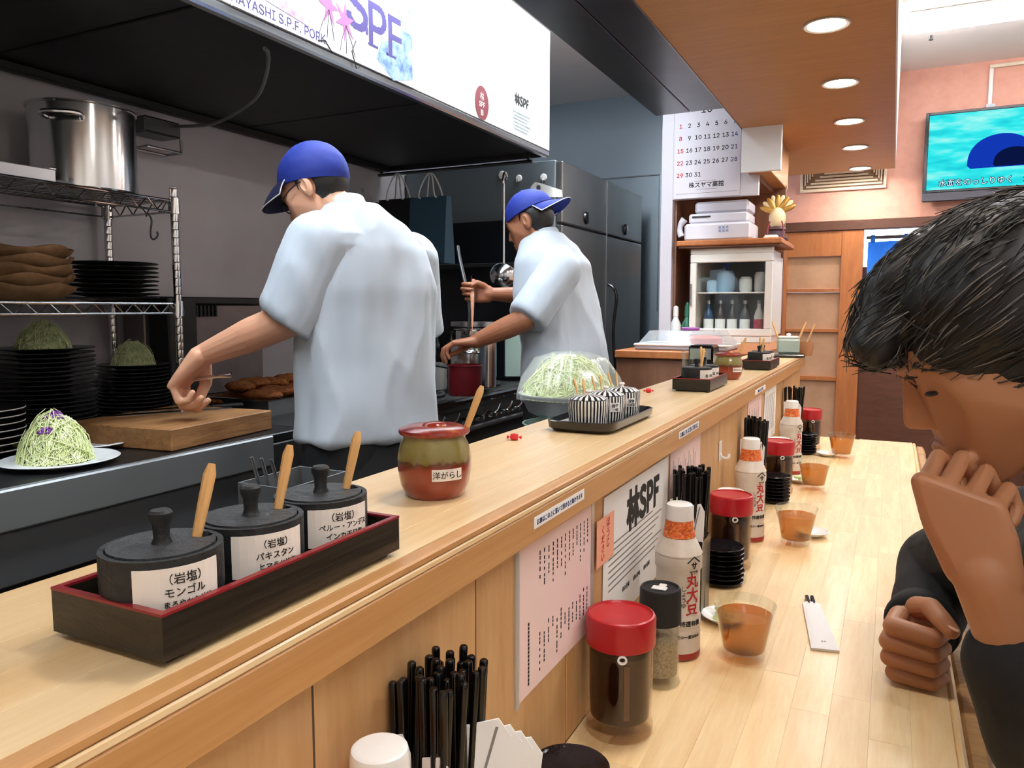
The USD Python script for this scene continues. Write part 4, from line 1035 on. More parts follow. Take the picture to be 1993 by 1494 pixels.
    def back_hair(s, par, low=-0.055):
        c = s.e(-0.018, 0, 0.020, 0.088, 0.0765, 0.092, 40)
        b = nrm(-s.f * 1.0 - s.u * 0.15)
        c = c.trim_by_plane([float(x) for x in b], float(b @ s.p(0.018, 0, 0)))
        c = c.trim_by_plane([float(x) for x in s.u], float(s.u @ s.p(0, 0, low)))
        c = c.trim_by_plane([float(-x) for x in s.capn], -s.capc - 0.004)
        ear = [s.e(-0.008, q * 0.08, -0.004, 0.026, 0.03, 0.04, 16) for q in (-1, 1)]
        mesh('hair', rough((c - ear[0] - ear[1]).refine_to_length(0.01), 0.0015, 90, 4), hair_black, par, 'short black hair', smooth=True)


def hand(w, d, n, side, curl=(0.5, 0.8, 0.6), k=1.0, spread=0.0, thumb=0.6):
    """Manifolds of a hand at the wrist w: d along the palm, n the way the palm faces, side the thumb's side."""
    d, n, side = nrm(d), nrm(n), nrm(side)
    P = lambda a, b, c: w + (d * a + side * b + n * c) * k
    ms = [hs((P(0, 0.016, 0), 0.020 * k), (P(0, -0.016, 0), 0.020 * k), (P(0.045, 0.030, 0), 0.015 * k), (P(0.045, -0.030, 0), 0.013 * k), (P(0.085, 0.033, 0), 0.011 * k), (P(0.08, -0.032, 0), 0.0095 * k), n=14)]
    for i, ln in enumerate((0.95, 1.05, 1.0, 0.8)):
        b = 0.031 - 0.0205 * i
        q = P(0.086 - 0.004 * abs(i - 1), b, 0); ang = 0.0; r0 = (0.0098 - 0.0006 * (i == 3)) * k
        sp = side * (b / 0.03) * spread
        for seg, L in enumerate((0.044, 0.027, 0.021)):
            ang += curl[seg] * (1 + 0.06 * i)
            e = q + nrm(d * math.cos(ang) + n * math.sin(ang) + sp) * L * ln * k
            ms.append(hs((q, r0), (e, r0 * 0.9), n=12))
            q, r0 = e, r0 * 0.9
    t0, t1 = P(0.02, 0.03, 0.006), P(0.052, 0.052 - 0.012 * thumb, 0.02 + 0.012 * thumb)
    t2 = P(0.082, 0.05 - 0.03 * thumb, 0.034 + 0.012 * thumb)
    t3 = P(0.104, 0.042 - 0.045 * thumb, 0.040 + 0.01 * thumb)
    ms += [hs((t0, 0.016 * k), (t1, 0.0125 * k), n=12), hs((t1, 0.0122 * k), (t2, 0.0108 * k), n=12), hs((t2, 0.0108 * k), (t3, 0.009 * k), n=12)]
    return ms


def loft(rings, n=40, ex=2.5):
    """rings: (centre, right vector, forward vector, half width, half depth), bottom first; a closed Manifold."""
    V = []
    for c, r, f, w, d in rings:
        for a in np.arange(n) * 2 * math.pi / n:
            ca, sa = math.cos(a), math.sin(a)
            q = (abs(ca) ** ex + abs(sa) ** ex) ** (-1 / ex)
            V.append(c + r * (w * q * ca) + f * (d * q * sa))
    Fc = []
    for i in range(len(rings) - 1):
        for j in range(n):
            k = (j + 1) % n
            Fc += [(i * n + j, i * n + k, (i + 1) * n + k), (i * n + j, (i + 1) * n + k, (i + 1) * n + j)]
    a, b = len(V), len(V) + 1
    V += [rings[0][0], rings[-1][0]]
    m = (len(rings) - 1) * n
    for j in range(n):
        k = (j + 1) % n
        Fc += [(a, k, j), (b, m + j, m + k)]
    V, Fc = np.array(V, float), np.array(Fc)
    if trimesh.Trimesh(V, Fc, process=False).volume < 0:
        Fc = Fc[:, ::-1]
    return m3.Manifold(m3.Mesh(vert_properties=V.astype(np.float32), tri_verts=Fc.astype(np.uint32)))


def limb(*pr, n=20):
    return [hs(a, b, n=n) for a, b in zip(pr, pr[1:])]


def cut(m, o, n):
    n = nrm(n)
    return m.trim_by_plane([float(x) for x in n], float(n @ np.asarray(o)))


def folds(m, amp, freq, seed, stretch=(1, 1, 0.35)):
    """Cloth folds: displaces along the normals with stretched noise."""
    v, f = m
    t = trimesh.Trimesh(v, f, process=False)
    q = v * np.array(stretch) * freq
    a = meshkit.fbm(q, 3, seed)
    ridge = 1 - np.abs(2 * a - 1)
    return v + t.vertex_normals * ((ridge - 0.6) * amp)[:, None], f


# first cook, at the cutting board
def cook1():
    H = Head(at(596, 364, d=1.98), -RT * 0.80 + FH * 0.20 - ZU * 0.50, 0.97)
    T = nrm((-0.94, 0.32, 0)); Rr = np.cross(T, ZU)
    hip, waist, chest, upper, shl, col = at(722, 842, d=2.12), at(717, 700, d=2.11), at(714, 565, d=2.10), at(706, 487, d=2.09), at(696, 436, d=2.08), at(676, 402, d=2.06)
    SL, EL, WR = at(622, 478, d=1.97), at(560, 622, d=1.95), at(392, 692, d=2.04)
    SR, ER = at(796, 510, d=2.24), at(816, 640, d=2.28)
    WRr = ER + nrm(T + ZU * -0.25) * 0.24
    base = hip * np.array([1, 1, 0])
    p = thing('person', 'person in white short-sleeved shirt and blue cap leaning over the cutting board', 'person', base)
    L = lambda m: mv(m, *(-base))
    ms = H.skin() + [hs((H.p(-0.04, 0, -0.10), 0.052), (col + ZU * -0.05 + T * 0.02, 0.045)), hs((col - ZU * 0.06, 0.045), (chest, 0.06)), hs((chest, 0.06), (hip, 0.08)), hs((upper, 0.04), (SL, 0.045)), hs((upper, 0.04), (SR, 0.045))]
    ms += limb((SL, 0.05), (EL, 0.046), ((EL * 0.6 + WR * 0.4), 0.045), (WR, 0.029)) + limb((SR, 0.05), (ER, 0.042), (WRr, 0.027))
    ms += hand(WRr, T - ZU * 0.3, -ZU + T * 0.1, -Rr, (0.6, 0.9, 0.6))
    hd_ = nrm(-RT * 0.62 - ZU * 0.70 + FH * 0.1)
    nn = nrm(RT * 0.72 - ZU * 0.62)
    ms += hand(WR, hd_, nn, nrm(FH - nn * (FH @ nn)), (0.85, 1.2, 0.8), 1.30, thumb=0.9)
    for s in (-1, 1):
        f0 = hip + Rr * 0.09 * s - ZU * 0.03
        ms += limb((f0, 0.085), (f0 * np.array([1, 1, 0]) + ZU * 0.46, 0.06), (f0 * np.array([1, 1, 0]) + ZU * 0.07, 0.042), (f0 * np.array([1, 1, 0]) + ZU * 0.035 + T * 0.14, 0.034))
    mesh('body', L(melt(union(ms), 0.011, 8, 0.45)), skin_light, p, smooth=True)
    rings = [(hip - ZU * 0.005, Rr, T, 0.205, 0.128), (waist, Rr, T, 0.198, 0.122), (chest, Rr, T, 0.198, 0.122), (upper, Rr, T, 0.178, 0.108), (shl, Rr, T, 0.125, 0.085), (col, Rr, T, 0.066, 0.064)]
    tor = loft(rings)
    sl = union(limb((SL, 0.078), (SL * 0.5 + EL * 0.5, 0.076), (EL + (EL - SL) * 0.25, 0.066)) + [hs((SL, 0.075), (upper, 0.095))])
    sl = cut(sl, EL + (EL - SL) * 0.03 + ZU * 0.0, -(EL - SL) + RT * 0.08)
    sr = union(limb((SR, 0.076), (ER, 0.068), (ER + (ER - SR) * 0.2 + T * 0.05, 0.062)) + [hs((SR, 0.072), (upper, 0.09))])
    sr = cut(sr, ER + (ER - SR) * 0.08, -(ER - SR))
    m = melt(union([tor, sl, sr]), 0.011, 9)
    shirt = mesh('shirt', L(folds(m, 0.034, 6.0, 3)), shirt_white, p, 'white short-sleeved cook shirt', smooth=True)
    cn = nrm(ZU * 0.9 + T * 0.4); ca = nrm(np.cross(cn, Rr)); cbx = np.cross(cn, ca)
    mesh('collar', L(frame(lathe([(0.050, -0.02), (0.062, -0.02), (0.060, 0.0), (0.0565, 0.024), (0.0535, 0.026), (0.051, 0.022)], 36), H.p(-0.035, 0, -0.105) * 0.55 + col * 0.45, ca, cbx, cn)), shirt_white, shirt, smooth=True)
    tr = union(limb((hip - ZU * 0.0 + Rr * 0.08, 0.118), (base + Rr * 0.09 + ZU * 0.05, 0.075)) + limb((hip - Rr * 0.08, 0.118), (base - Rr * 0.09 + ZU * 0.05, 0.075)))
    tr = cut(cut(tr, hip + ZU * 0.02, -ZU), base + ZU * 0.06, ZU)
    mesh('trousers', L(melt(tr, 0.04, 4)), apron_dark, p, 'dark trousers')
    ap = loft([(base + ZU * 0.35, Rr, T, 0.19, 0.14), (hip - ZU * 0.2, Rr, T, 0.188, 0.135), (hip + ZU * 0.05, Rr, T, 0.18, 0.112)])
    mesh('apron', L(folds(melt(ap, 0.03, 3), 0.01, 6, 5)), apron_dark, p, 'dark apron below the shirt', smooth=True)
    for s in (-1, 1):
        f0 = base + Rr * 0.09 * s
        mesh('shoe', L(cut(hs((f0 + ZU * 0.05, 0.048), (f0 + T * 0.15 + ZU * 0.03, 0.038), (f0 - T * 0.04 + ZU * 0.03, 0.04)), f0 + ZU * 0.001, ZU)), black_matte, p)
    class Q: pass
    H.o = H.o - base
    H.cap(p, False, cap_blue, cap_navy)
    H.back_hair(p); H.eyes(p)
    g = [H.p(0.09, -0.015, 0.0), H.p(0.083, -0.05, 0.004), H.p(0.05, -0.076, 0.008), H.p(-0.005, -0.082, 0.01)]
    gl = mesh('glasses', tube(g, 0.0018, 6, 4), black_gloss, p, 'thin black-framed glasses')
    for q in (-1, 1):
        a = np.arange(21) * math.pi / 10
        mesh('lens_rim', tube([H.p(0.093 - abs(0.019 * math.cos(t) + 0.033) * 0.12, q * (0.033 + 0.022 * math.cos(t)), -0.006 + 0.016 * math.sin(t)) for t in a], 0.0016, 6), black_gloss, gl)
    # tongs in the left hand
    t0 = WR + hd_ * 0.09
    tg = thing('cooking_tongs', 'steel tongs held in the first cook\'s hand above the board', 'tongs', t0)
    for s in (-1, 1):
        a, b, c = at(352, 742, d=2.07) - t0, at(385, 737, d=2.07) - t0, at(450, 729 + s * 3, d=2.07) - t0
        mesh('arm', tube([a, b + ZU * 0.002 * s, c], [0.003, 0.004, 0.0045], 8, 4), steel_pol, tg)
    return base
cook1()

def cook2():
    H = Head(at(1024, 432, d=2.83), -RT * 0.86 + FH * 0.34 - ZU * 0.36, 0.95)
    T = nrm((-0.93, 0.37, 0)); Rr = np.cross(T, ZU)
    hip, waist, chest, upper, shl, col = at(1100, 765, d=2.92), at(1098, 670, d=2.92), at(1082, 570, d=2.91), at(1078, 512, d=2.90), at(1070, 480, d=2.90), at(1058, 456, d=2.90)
    SL, EL, WR = at(1088, 528, d=2.78), at(1022, 622, d=2.72), at(925, 664, d=2.78)
    SR, ER, WRr = at(1066, 520, d=3.05), at(1030, 575, d=3.08), at(952, 572, d=3.0)
    base = hip * np.array([1, 1, 0])
    p = thing('person', 'person in white shirt and backwards blue cap stirring a pot at the range', 'person', base)
    L = lambda m: mv(m, *(-base))
    ms = H.skin() + [hs((H.p(-0.04, 0, -0.10), 0.05), (col - ZU * 0.05, 0.045)), hs((col - ZU * 0.06, 0.045), (chest, 0.055)), hs((chest, 0.055), (hip, 0.075)), hs((upper, 0.04), (SL, 0.042)), hs((upper, 0.04), (SR, 0.042))]
    ms += limb((SL, 0.046), (EL, 0.042), (EL * 0.6 + WR * 0.4, 0.04), (WR, 0.026)) + limb((SR, 0.046), (ER, 0.038), (WRr, 0.024))
    n1 = nrm(-ZU + RT * 0.15)
    ms += hand(WR, -RT + ZU * -0.08 + FH * 0.1, n1, FH, (0.45, 0.7, 0.5), 0.95, thumb=0.5)
    n2 = nrm(-FH * 0.2 - RT * 0.2 - ZU * 0.1 + FH * -0.6)
    ms += hand(WRr, -RT * 1.0 + ZU * 0.1, nrm(-FH), ZU, (0.9, 1.1, 0.8), 0.92, thumb=0.9)
    for s in (-1, 1):
        f0 = hip + Rr * 0.085 * s - ZU * 0.03
        ms += limb((f0, 0.08), (f0 * np.array([1, 1, 0]) + ZU * 0.45, 0.058), (f0 * np.array([1, 1, 0]) + ZU * 0.07, 0.04), (f0 * np.array([1, 1, 0]) + ZU * 0.033 + T * 0.13, 0.032))
    mesh('body', L(melt(union(ms), 0.011, 8, 0.45)), skin_tan, p, smooth=True)
    rings = [(hip - ZU * 0.02, Rr, T, 0.185, 0.125), (waist, Rr, T, 0.176, 0.118), (chest, Rr, T, 0.176, 0.112), (upper, Rr, T, 0.158, 0.10), (shl, Rr, T, 0.115, 0.08), (col, Rr, T, 0.062, 0.06)]
    sl = union(limb((SL, 0.072), (SL * 0.5 + EL * 0.5, 0.072), (EL + (EL - SL) * 0.3, 0.066)) + [hs((SL, 0.068), (upper, 0.085))])
    sl = cut(sl, EL - (EL - SL) * 0.04, -(EL - SL))
    sr = cut(union(limb((SR, 0.07), (ER, 0.062)) + [hs((SR, 0.066), (upper, 0.08))]), ER, -(ER - SR))
    m = melt(union([loft(rings), sl, sr]), 0.011, 9)
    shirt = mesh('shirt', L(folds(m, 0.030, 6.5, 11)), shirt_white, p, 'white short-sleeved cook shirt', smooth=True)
    cn = nrm(ZU * 0.9 + T * 0.4); ca = nrm(np.cross(cn, Rr)); cbx = np.cross(cn, ca)
    mesh('collar', L(frame(lathe([(0.050, -0.02), (0.062, -0.02), (0.060, 0.0), (0.0565, 0.024), (0.0535, 0.026), (0.051, 0.022)], 36), H.p(-0.035, 0, -0.105) * 0.55 + col * 0.45, ca, cbx, cn)), shirt_white, shirt, smooth=True)
    tr = union(limb((hip + Rr * 0.075, 0.11), (base + Rr * 0.085 + ZU * 0.05, 0.07)) + limb((hip - Rr * 0.075, 0.11), (base - Rr * 0.085 + ZU * 0.05, 0.07)))
    tr = cut(cut(tr, hip + ZU * 0.01, -ZU), base + ZU * 0.06, ZU)
    mesh('trousers', L(melt(tr, 0.04, 4)), apron_dark, p, 'dark trousers')
    for s in (-1, 1):
        f0 = base + Rr * 0.085 * s
        mesh('shoe', L(cut(hs((f0 + ZU * 0.05, 0.046), (f0 + T * 0.14 + ZU * 0.03, 0.036), (f0 - T * 0.04 + ZU * 0.03, 0.038)), f0 + ZU * 0.001, ZU)), black_matte, p)
    H.o = H.o - base
    H.cap(p, True, cap_blue)
    H.back_hair(p, -0.06); H.eyes(p)
    # paddle held upright in the far hand
    g = WRr - RT * 0.085
    lp = thing('stirring_paddle', 'steel stirring rod held upright in the second cook\'s far hand', 'paddle', g)
    mesh('handle', tube([(0.0, 0, -0.16), (0, 0, 0.0), (-0.03, 0.01, 0.10), (-0.06, 0.03, 0.19)], 0.007, 10, 5), steel_dark, lp)
    mesh('blade', box(-0.03, 0.03, -0.004, 0.004, -0.2, -0.161, 0.003), steel_dark, lp)
cook2()

def customer():
    o = at(1966, 676, d=0.70)
    f = nrm(-RT * 0.88 + FH * 0.26 - ZU * 0.46)
    H = Head(o, f, 1.0)
    H.o = o
    hx = np.array([0.27, 0.83, 0.55])
    T, Rr = np.array([-1.0, 0, 0]), np.array([0, 1.0, 0])
    chest, shl = np.array([0.245, 0.85, 0.86]), np.array([0.205, 0.84, 0.985])
    SR, ER, WR = np.array([0.19, 1.04, 0.955]), np.array([0.085, 1.36, 0.815]), np.array([0.055, 1.185, 0.775])
    SL, EL, WL = np.array([0.23, 0.63, 0.95]), at(2060, 1440, d=0.66), at(1915, 1120, d=0.655)
    base = np.array([hx[0], hx[1], 0.0])
    p = thing('person', 'dark-haired person in black jacket seated at the counter with a fist on it', 'person', base)
    L = lambda m: mv(m, *(-base))
    ms = H.skin() + [hs((H.p(-0.03, 0, -0.09), 0.050), (shl, 0.05)), hs((shl - ZU * 0.03, 0.045), (chest, 0.06)), hs((chest, 0.06), (hx, 0.08)), hs((shl - ZU * 0.06, 0.03), (SL, 0.032)), hs((shl - ZU * 0.06, 0.03), (SR, 0.032))]
    ms += limb((SR, 0.034), (ER, 0.034), (WR, 0.027)) + limb((SL, 0.034), (EL, 0.035), (WL, 0.025)) ; lh = hand(WL, -RT * 0.25 + ZU * 0.9 + FH * 0.15, RT * 0.75 + ZU * 0.2 + FH * 0.5, -RT * 0.4 + FH * 0.3 + ZU * 0.1, (1.1, 1.45, 1.0), 0.86, thumb=0.8)
    for s in (-1, 1):
        f0 = hx + Rr * 0.1 * s
        kn = f0 + T * 0.36 + ZU * 0.02
        kn[0] = max(kn[0], 0.07)
        ft = np.array([kn[0] + 0.12, kn[1], 0.07])
        ms += limb((f0, 0.085), (kn, 0.06), (ft, 0.04), (ft + T * 0.13 - ZU * 0.035, 0.03))
    body = union(ms).refine_to_length(0.012) + union(lh).refine_to_length(0.0045)
    # the right fist, thumb up, seen from its front
    fx, fy = 0.048, 1.115
    k = 1.0
    P = lambda a, b, c: np.array([fx + a * k, fy + b * k, ZT + c * k])
    fs = [hs((P(-0.016, 0.042, 0.075), 0.016), (P(0.016, 0.04, 0.078), 0.015), (P(-0.016, 0.045, 0.022), 0.016), (P(0.014, 0.04, 0.022), 0.015), (WR, 0.028), (P(-0.02, 0.02, 0.05), 0.014), n=16)]
    for i, (z, r) in enumerate(((0.0815, 0.0128), (0.0600, 0.0128), (0.0385, 0.0122), (0.0185, 0.0112))):
        x0 = (-0.030, -0.034, -0.032, -0.026)[i]
        mc, pip, dip, tip = P(x0 + 0.008, 0.028, z), P(x0, -0.010, z - 0.002), P(0.018, -0.019 + 0.002 * i, z - 0.006), P(0.030, 0.004, z - 0.004)
        fs += [hs((mc, r * 1.08), (pip, r), n=16), hs((pip, r), (dip, r * 0.95), n=16), hs((dip, r * 0.95), (tip, r * 0.85), n=16)]
    tk = [P(0.0, 0.04, 0.092), P(0.014, 0.008, 0.106), P(0.026, -0.016, 0.100), P(0.036, -0.026, 0.092)]
    fs += [hs((tk[0], 0.016), (tk[1], 0.0135), n=16), hs((tk[1], 0.0135), (tk[2], 0.0125), n=16), hs((tk[2], 0.0125), (tk[3], 0.0105), n=16)]
    fist = union(fs).refine_to_length(0.0035)
    m = (body + fist)
    v, fc = vf(m)
    t = trimesh.Trimesh(v, fc, process=True)
    trimesh.smoothing.filter_taubin(t, lamb=0.45, nu=0.47, iterations=5)
    bd = mesh('body', L((np.array(t.vertices), np.array(t.faces))), skin_mid, p, smooth=True)
    mesh('thumb_nail', L(ell(P(0.0375, -0.0305, 0.0985), [nrm((0.7, -0.5, -0.4)) * 0.008, nrm((0.6, 0.8, 0)) * 0.0055, nrm((0.2, -0.5, 0.8)) * 0.0016], 14)), M('nail', '#d8a890', 0.35), p)
    # jacket
    rings = [(hx - ZU * 0.02, Rr, T, 0.215, 0.14), (hx + ZU * 0.16, Rr, T, 0.21, 0.135), (chest, Rr, T, 0.215, 0.128), (shl - ZU * 0.03, Rr, T, 0.18, 0.10), (shl + ZU * 0.035, Rr, T, 0.085, 0.075)]
    ja = [loft(rings)] + limb((SR, 0.072), (ER, 0.058), (WR + (WR - ER) * -0.08, 0.046)) + limb((SL, 0.072), (EL, 0.055), (EL * 0.55 + WL * 0.45, 0.047)) + [hs((SR, 0.07), (chest + ZU * 0.06, 0.1)), hs((SL, 0.074), (chest + ZU * 0.06, 0.1)), hs((SL, 0.068), (SR, 0.068), (shl - ZU * 0.02, 0.08))]
    jk = mesh('jacket', L(folds(melt(union(ja), 0.014, 8), 0.012, 8, 21)), cloth_black, p, 'black jacket', smooth=True)
    cuf = nrm(WR - ER)
    v, fq = lathe([(0.036, 0.0), (0.047, 0.0), (0.050, 0.02), (0.047, 0.034), (0.036, 0.034)], 28)
    ca = nrm(np.cross(cuf, ZU)); 
    mesh('cuff', L(frame((v, fq), WR - cuf * 0.026, ca, np.cross(cuf, ca), cuf)), cloth_black, jk, smooth=True)
    tr = union(sum([limb((hx + Rr * 0.1 * s, 0.11), (np.array([0.075, hx[1] + 0.1 * s, 0.56]), 0.075), (np.array([0.19, hx[1] + 0.1 * s, 0.1]), 0.055)) for s in (-1, 1)], []))
    mesh('trousers', L(melt(tr, 0.03, 4)), cloth_black, p, 'black trousers')
    for s in (-1, 1):
        f0 = np.array([0.19, hx[1] + 0.1 * s, 0])
        mesh('shoe', L(cut(hs((f0 + ZU * 0.05, 0.046), (f0 + T * 0.14 + ZU * 0.03, 0.036), (f0 - T * 0.04 + ZU * 0.03, 0.038)), f0 + ZU * 0.001, ZU)), black_matte, p)
    H.o = H.o - base
    H.eyes(p)
    hr = union([H.e(-0.018, 0, 0.036, 0.108, 0.088, 0.098, 40), H.e(-0.055, 0, -0.01, 0.075, 0.084, 0.09, 32), H.h((0.07, 0.0, 0.085, 0.028), (0.106, -0.02, 0.052, 0.018), (0.100, 0.03, 0.055, 0.018), (0.03, 0, 0.10, 0.03))])
    cutter = H.h((0.12, 0.045, -0.005, 0.02), (0.12, -0.045, -0.005, 0.02), (0.06, -0.055, -0.09, 0.035), (0.06, 0.055, -0.09, 0.035), (0.2, 0, -0.02, 0.05), (0.045, -0.075, -0.075, 0.03), (0.045, 0.075, -0.075, 0.03), (0.2, 0, -0.15, 0.06), (0.03, 0, -0.2, 0.08))
    hm = melt(hr - cutter, 0.009, 4)
    hv = rough(hm, 0.006, 40, 8)
    hair = mesh('hair', hv, hair_black, p, 'thick dark hair with a raised fringe', smooth=True)
    # loose strands over the cap of hair
    r = np.random.default_rng(5)
    tm = trimesh.Trimesh(*hv, process=False)
    pts, fi = trimesh.sample.sample_surface(tm, 1500, seed=5)
    nm = tm.face_normals[fi]
    S_ = []
    for q, n in zip(pts, nm):
        if (q - H.o) @ H.u < -0.05:
            continue
        d = nrm(H.f * 0.9 + H.r * r.normal(0, .25) - H.u * 0.25 + n * 0.05)
        d = nrm(d - n * (d @ n))
        ln = r.uniform(0.025, 0.055)
        S_.append(tube([q - d * ln * 0.5 - n * 0.001, q + n * 0.0035, q + d * ln * 0.5 + n * r.uniform(-0.001, 0.004)], [0.0006, 0.0008, 0.0003], 3))
    k_ = [i for i in range(len(S_)) if r.random() < 0.22]
    mesh('hair_strands', cat(*[S_[i] for i in range(len(S_)) if i not in set(k_)]), M('hair_strand', '#2a2624', 0.38), hair, kind='stuff', smooth=True)
    mesh('grey_strands', cat(*[S_[i] for i in k_]), M('hair_grey', '#6e665e', 0.4), hair, kind='stuff', smooth=True)
customer()

# ------------------------------------------------------------------ kitchen: wire shelf and what stands on it
SX0, SX1, SY0, SY1 = -2.38, -2.06, 0.25, 1.74
wsf = thing('wire_shelf', 'chrome wire shelving unit with two shelves against the kitchen wall', 'shelf', (-2.22, 1.0, ZK))
def W(m):
    return mv(m, 2.22, -1.0, -ZK)
for x, y in ((SX1, SY1), (SX0, SY1), (SX1, SY0), (SX0, SY0)):
    prof = [(0, ZK), (0.0135, ZK), (0.0135, ZK + 0.01)]
    z = ZK + 0.02
    ztop = 1.60
    while z < ztop:
        prof += [(0.0125, z), (0.0115, z + 0.002), (0.0125, z + 0.004)]; z += 0.0255
    prof += [(0.0125, ztop), (0, ztop + 0.004)]
    mesh('post', W(mv(lathe(prof, 14), x, y, 0)), chrome, wsf)
for zt, zb in ((1.235, 1.205), (1.56, 1.525)):
    par = mesh('top_rail', W(cat(tube([(SX1, SY0, zt), (SX1, SY1, zt)], 0.004, 8), tube([(SX0, SY0, zt), (SX0, SY1, zt)], 0.004, 8), tube([(SX0, SY1, zt), (SX1, SY1, zt)], 0.004, 8))), chrome, wsf)
    mesh('bottom_rail', W(cat(tube([(SX1, SY0, zb), (SX1, SY1, zb)], 0.0035, 8), tube([(SX0, SY0, zb), (SX0, SY1, zb)], 0.0035, 8), tube([(SX0, SY1, zb), (SX1, SY1, zb)], 0.0035, 8))), chrome, wsf)
    n = 46
    zz = [(SX1, SY0 + (SY1 - SY0) * k / n, zt if k % 2 else zb) for k in range(n + 1)]
    z2 = [(SX1 + (SX0 - SX1) * k / 10, SY1, zt if k % 2 else zb) for k in range(11)]
    mesh('zigzag_wire', W(tube(zz, 0.0026, 6)), chrome, wsf)
    mesh('zigzag_wire', W(tube(z2, 0.0026, 6)), chrome, wsf)
    mesh('deck_wires', W(cat(*[tube([(SX0, SY0 + 0.02 + k * 0.025, zt + 0.0015), (SX1, SY0 + 0.02 + k * 0.025, zt + 0.0015)], 0.0018, 5) for k in range(59)])), chrome_dim, wsf, kind='stuff')
for x, y in ((SX1, SY1), (SX0, SY1)):
    for z in (1.22, 1.5425):
        mesh('corner_collar', W(mv(lathe([(0.013, -0.024), (0.0185, -0.024), (0.0165, 0.024), (0.013, 0.024)], 14), x, y, z)), chrome, wsf)
hk = thing('s_hook', 'steel s-shaped hook hanging from the upper wire shelf end', 'hook', (-2.18, SY1 + 0.0, 1.5205))
mesh('wire', tube([(0.0, -0.008, -0.004), (0, 0.0, 0.004), (0, 0.008, -0.004), (0, 0.006, -0.05), (0, 0.012, -0.075), (0.0, 0.026, -0.07), (0, 0.03, -0.05)], 0.003, 8, 5), steel_dark, hk)

DK = 1.5645
pt = thing('stock_pot', 'large shiny steel stock pot on the upper wire shelf', 'pot', (-2.225, 1.56, DK))
mesh('body', lathe([(0, 0), (0.138, 0), (0.145, 0.008), (0.145, 0.243), (0.15, 0.246), (0.15, 0.25), (0.142, 0.25), (0.141, 0.012), (0, 0.01)], 56), steel_pol, pt)
for a in (-0.95, -0.95 + math.pi):
    pts = [(0.145 * math.cos(a + q), 0.145 * math.sin(a + q), 0.19 + dz) for q, dz in ((-0.32, 0), (0.32, 0))]
    c = [(p_ * math.cos(a + q), p_ * math.sin(a + q), 0.20 + dz) for p_, q, dz in ((0.146, -0.33, 0), (0.175, -0.28, 0.004), (0.182, 0, 0.005), (0.175, 0.28, 0.004), (0.146, 0.33, 0))]
    mesh('handle', tube(c, 0.008, 10, 4), chrome, pt)
bt = thing('baking_tray', 'shallow steel tray lying on the upper wire shelf beside the stock pot', 'tray', (-2.2, 1.18, DK))
b_ = m3.Manifold.cube([0.27, 0.36, 0.03], True).translate([0, 0, 0.015]) - m3.Manifold.cube([0.26, 0.35, 0.03], True).translate([0, 0, 0.0165])
mesh('body', b_, steel, bt)
mesh('clip', box(0.10, 0.128, 0.17, 0.19, 0.0305, 0.04, 0.003), chrome, bt)
fp = thing('frying_pan', 'dark frying pan lying on the steel tray on the upper shelf', 'pan', (-2.22, 1.10, DK + 0.031))
mesh('body', lathe([(0, 0), (0.08, 0), (0.105, 0.035), (0.108, 0.036), (0.103, 0.036), (0.08, 0.004), (0, 0.004)], 36), black_gloss, fp)

def dup_stack(src, loc0, n, dz, lab, group, jit=0.002, rot=True):
    for k in range(n):
        l = lab(n - k)
        loc = (loc0[0] + rng.uniform(-jit, jit), loc0[1] + rng.uniform(-jit, jit), loc0[2] + k * dz)
        if src['o'] is None:
            src['o'] = setloc(single(src['name'], src['m'], src['mat'], l, src['cat'], group), loc)
        else:
            dup(src['o'], l, loc, rng.uniform(0, 6) if rot else 0.0, group)
def nth(k):
    return ORD[k - 1] if k <= 16 else ['seventeenth', 'eighteenth', 'nineteenth', 'twentieth'][k - 17]
dplate = lathe([(0, 0.002), (0.058, 0.002), (0.06, 0), (0.066, 0), (0.068, 0.003), (0.10, 0.0095), (0.132, 0.0125), (0.135, 0.0145), (0.132, 0.0165), (0.10, 0.014), (0.065, 0.0075), (0, 0.0065)], 52)
black_plate = noisy('black_plate', [(0.3, '#262628'), (0.7, '#38383a')], 40, 0.26, bump=0.03)
PL = {'o': None, 'name': 'dinner_plate', 'm': dplate, 'mat': black_plate, 'cat': 'plate'}
dup_stack(PL, (-2.215, 1.625, 1.2385), 9, 0.0135, lambda k: f'dark grey dinner plate, {nth(k)} from the top, in the stack on the lower wire shelf' if k > 1 else 'dark grey dinner plate on top of the stack on the lower wire shelf', 'dark plates on the lower wire shelf')
# wavy bowls
n = 72
V = []
for r, z, w in ((0.001, 0.0, 0), (0.06, 0.0, 0), (0.105, 0.012, .2), (0.132, 0.034, .8), (0.138, 0.046, 1), (0.132, 0.047, 1), (0.125, 0.034, .8), (0.10, 0.016, .2), (0.055, 0.006, 0), (0.001, 0.006, 0)):
    for k in range(n):
        a = k * 2 * math.pi / n
        V.append(((r + 0.006 * w * math.cos(7 * a)) * math.cos(a), (r + 0.006 * w * math.cos(7 * a)) * math.sin(a), z + 0.006 * w * math.sin(5 * a + 0.4)))
Fq = [q for i in range(9) for k in range(n) for q in ((i * n + k, i * n + (k + 1) % n, (i + 1) * n + (k + 1) % n), (i * n + k, (i + 1) * n + (k + 1) % n, (i + 1) * n + k))]
WB = {'o': None, 'name': 'wavy_bowl', 'm': (np.array(V), np.array(Fq)), 'mat': noisy('wavy_glaze', [(0.3, '#7c5e42'), (0.7, '#a8845e')], 20, 0.5), 'cat': 'bowl'}
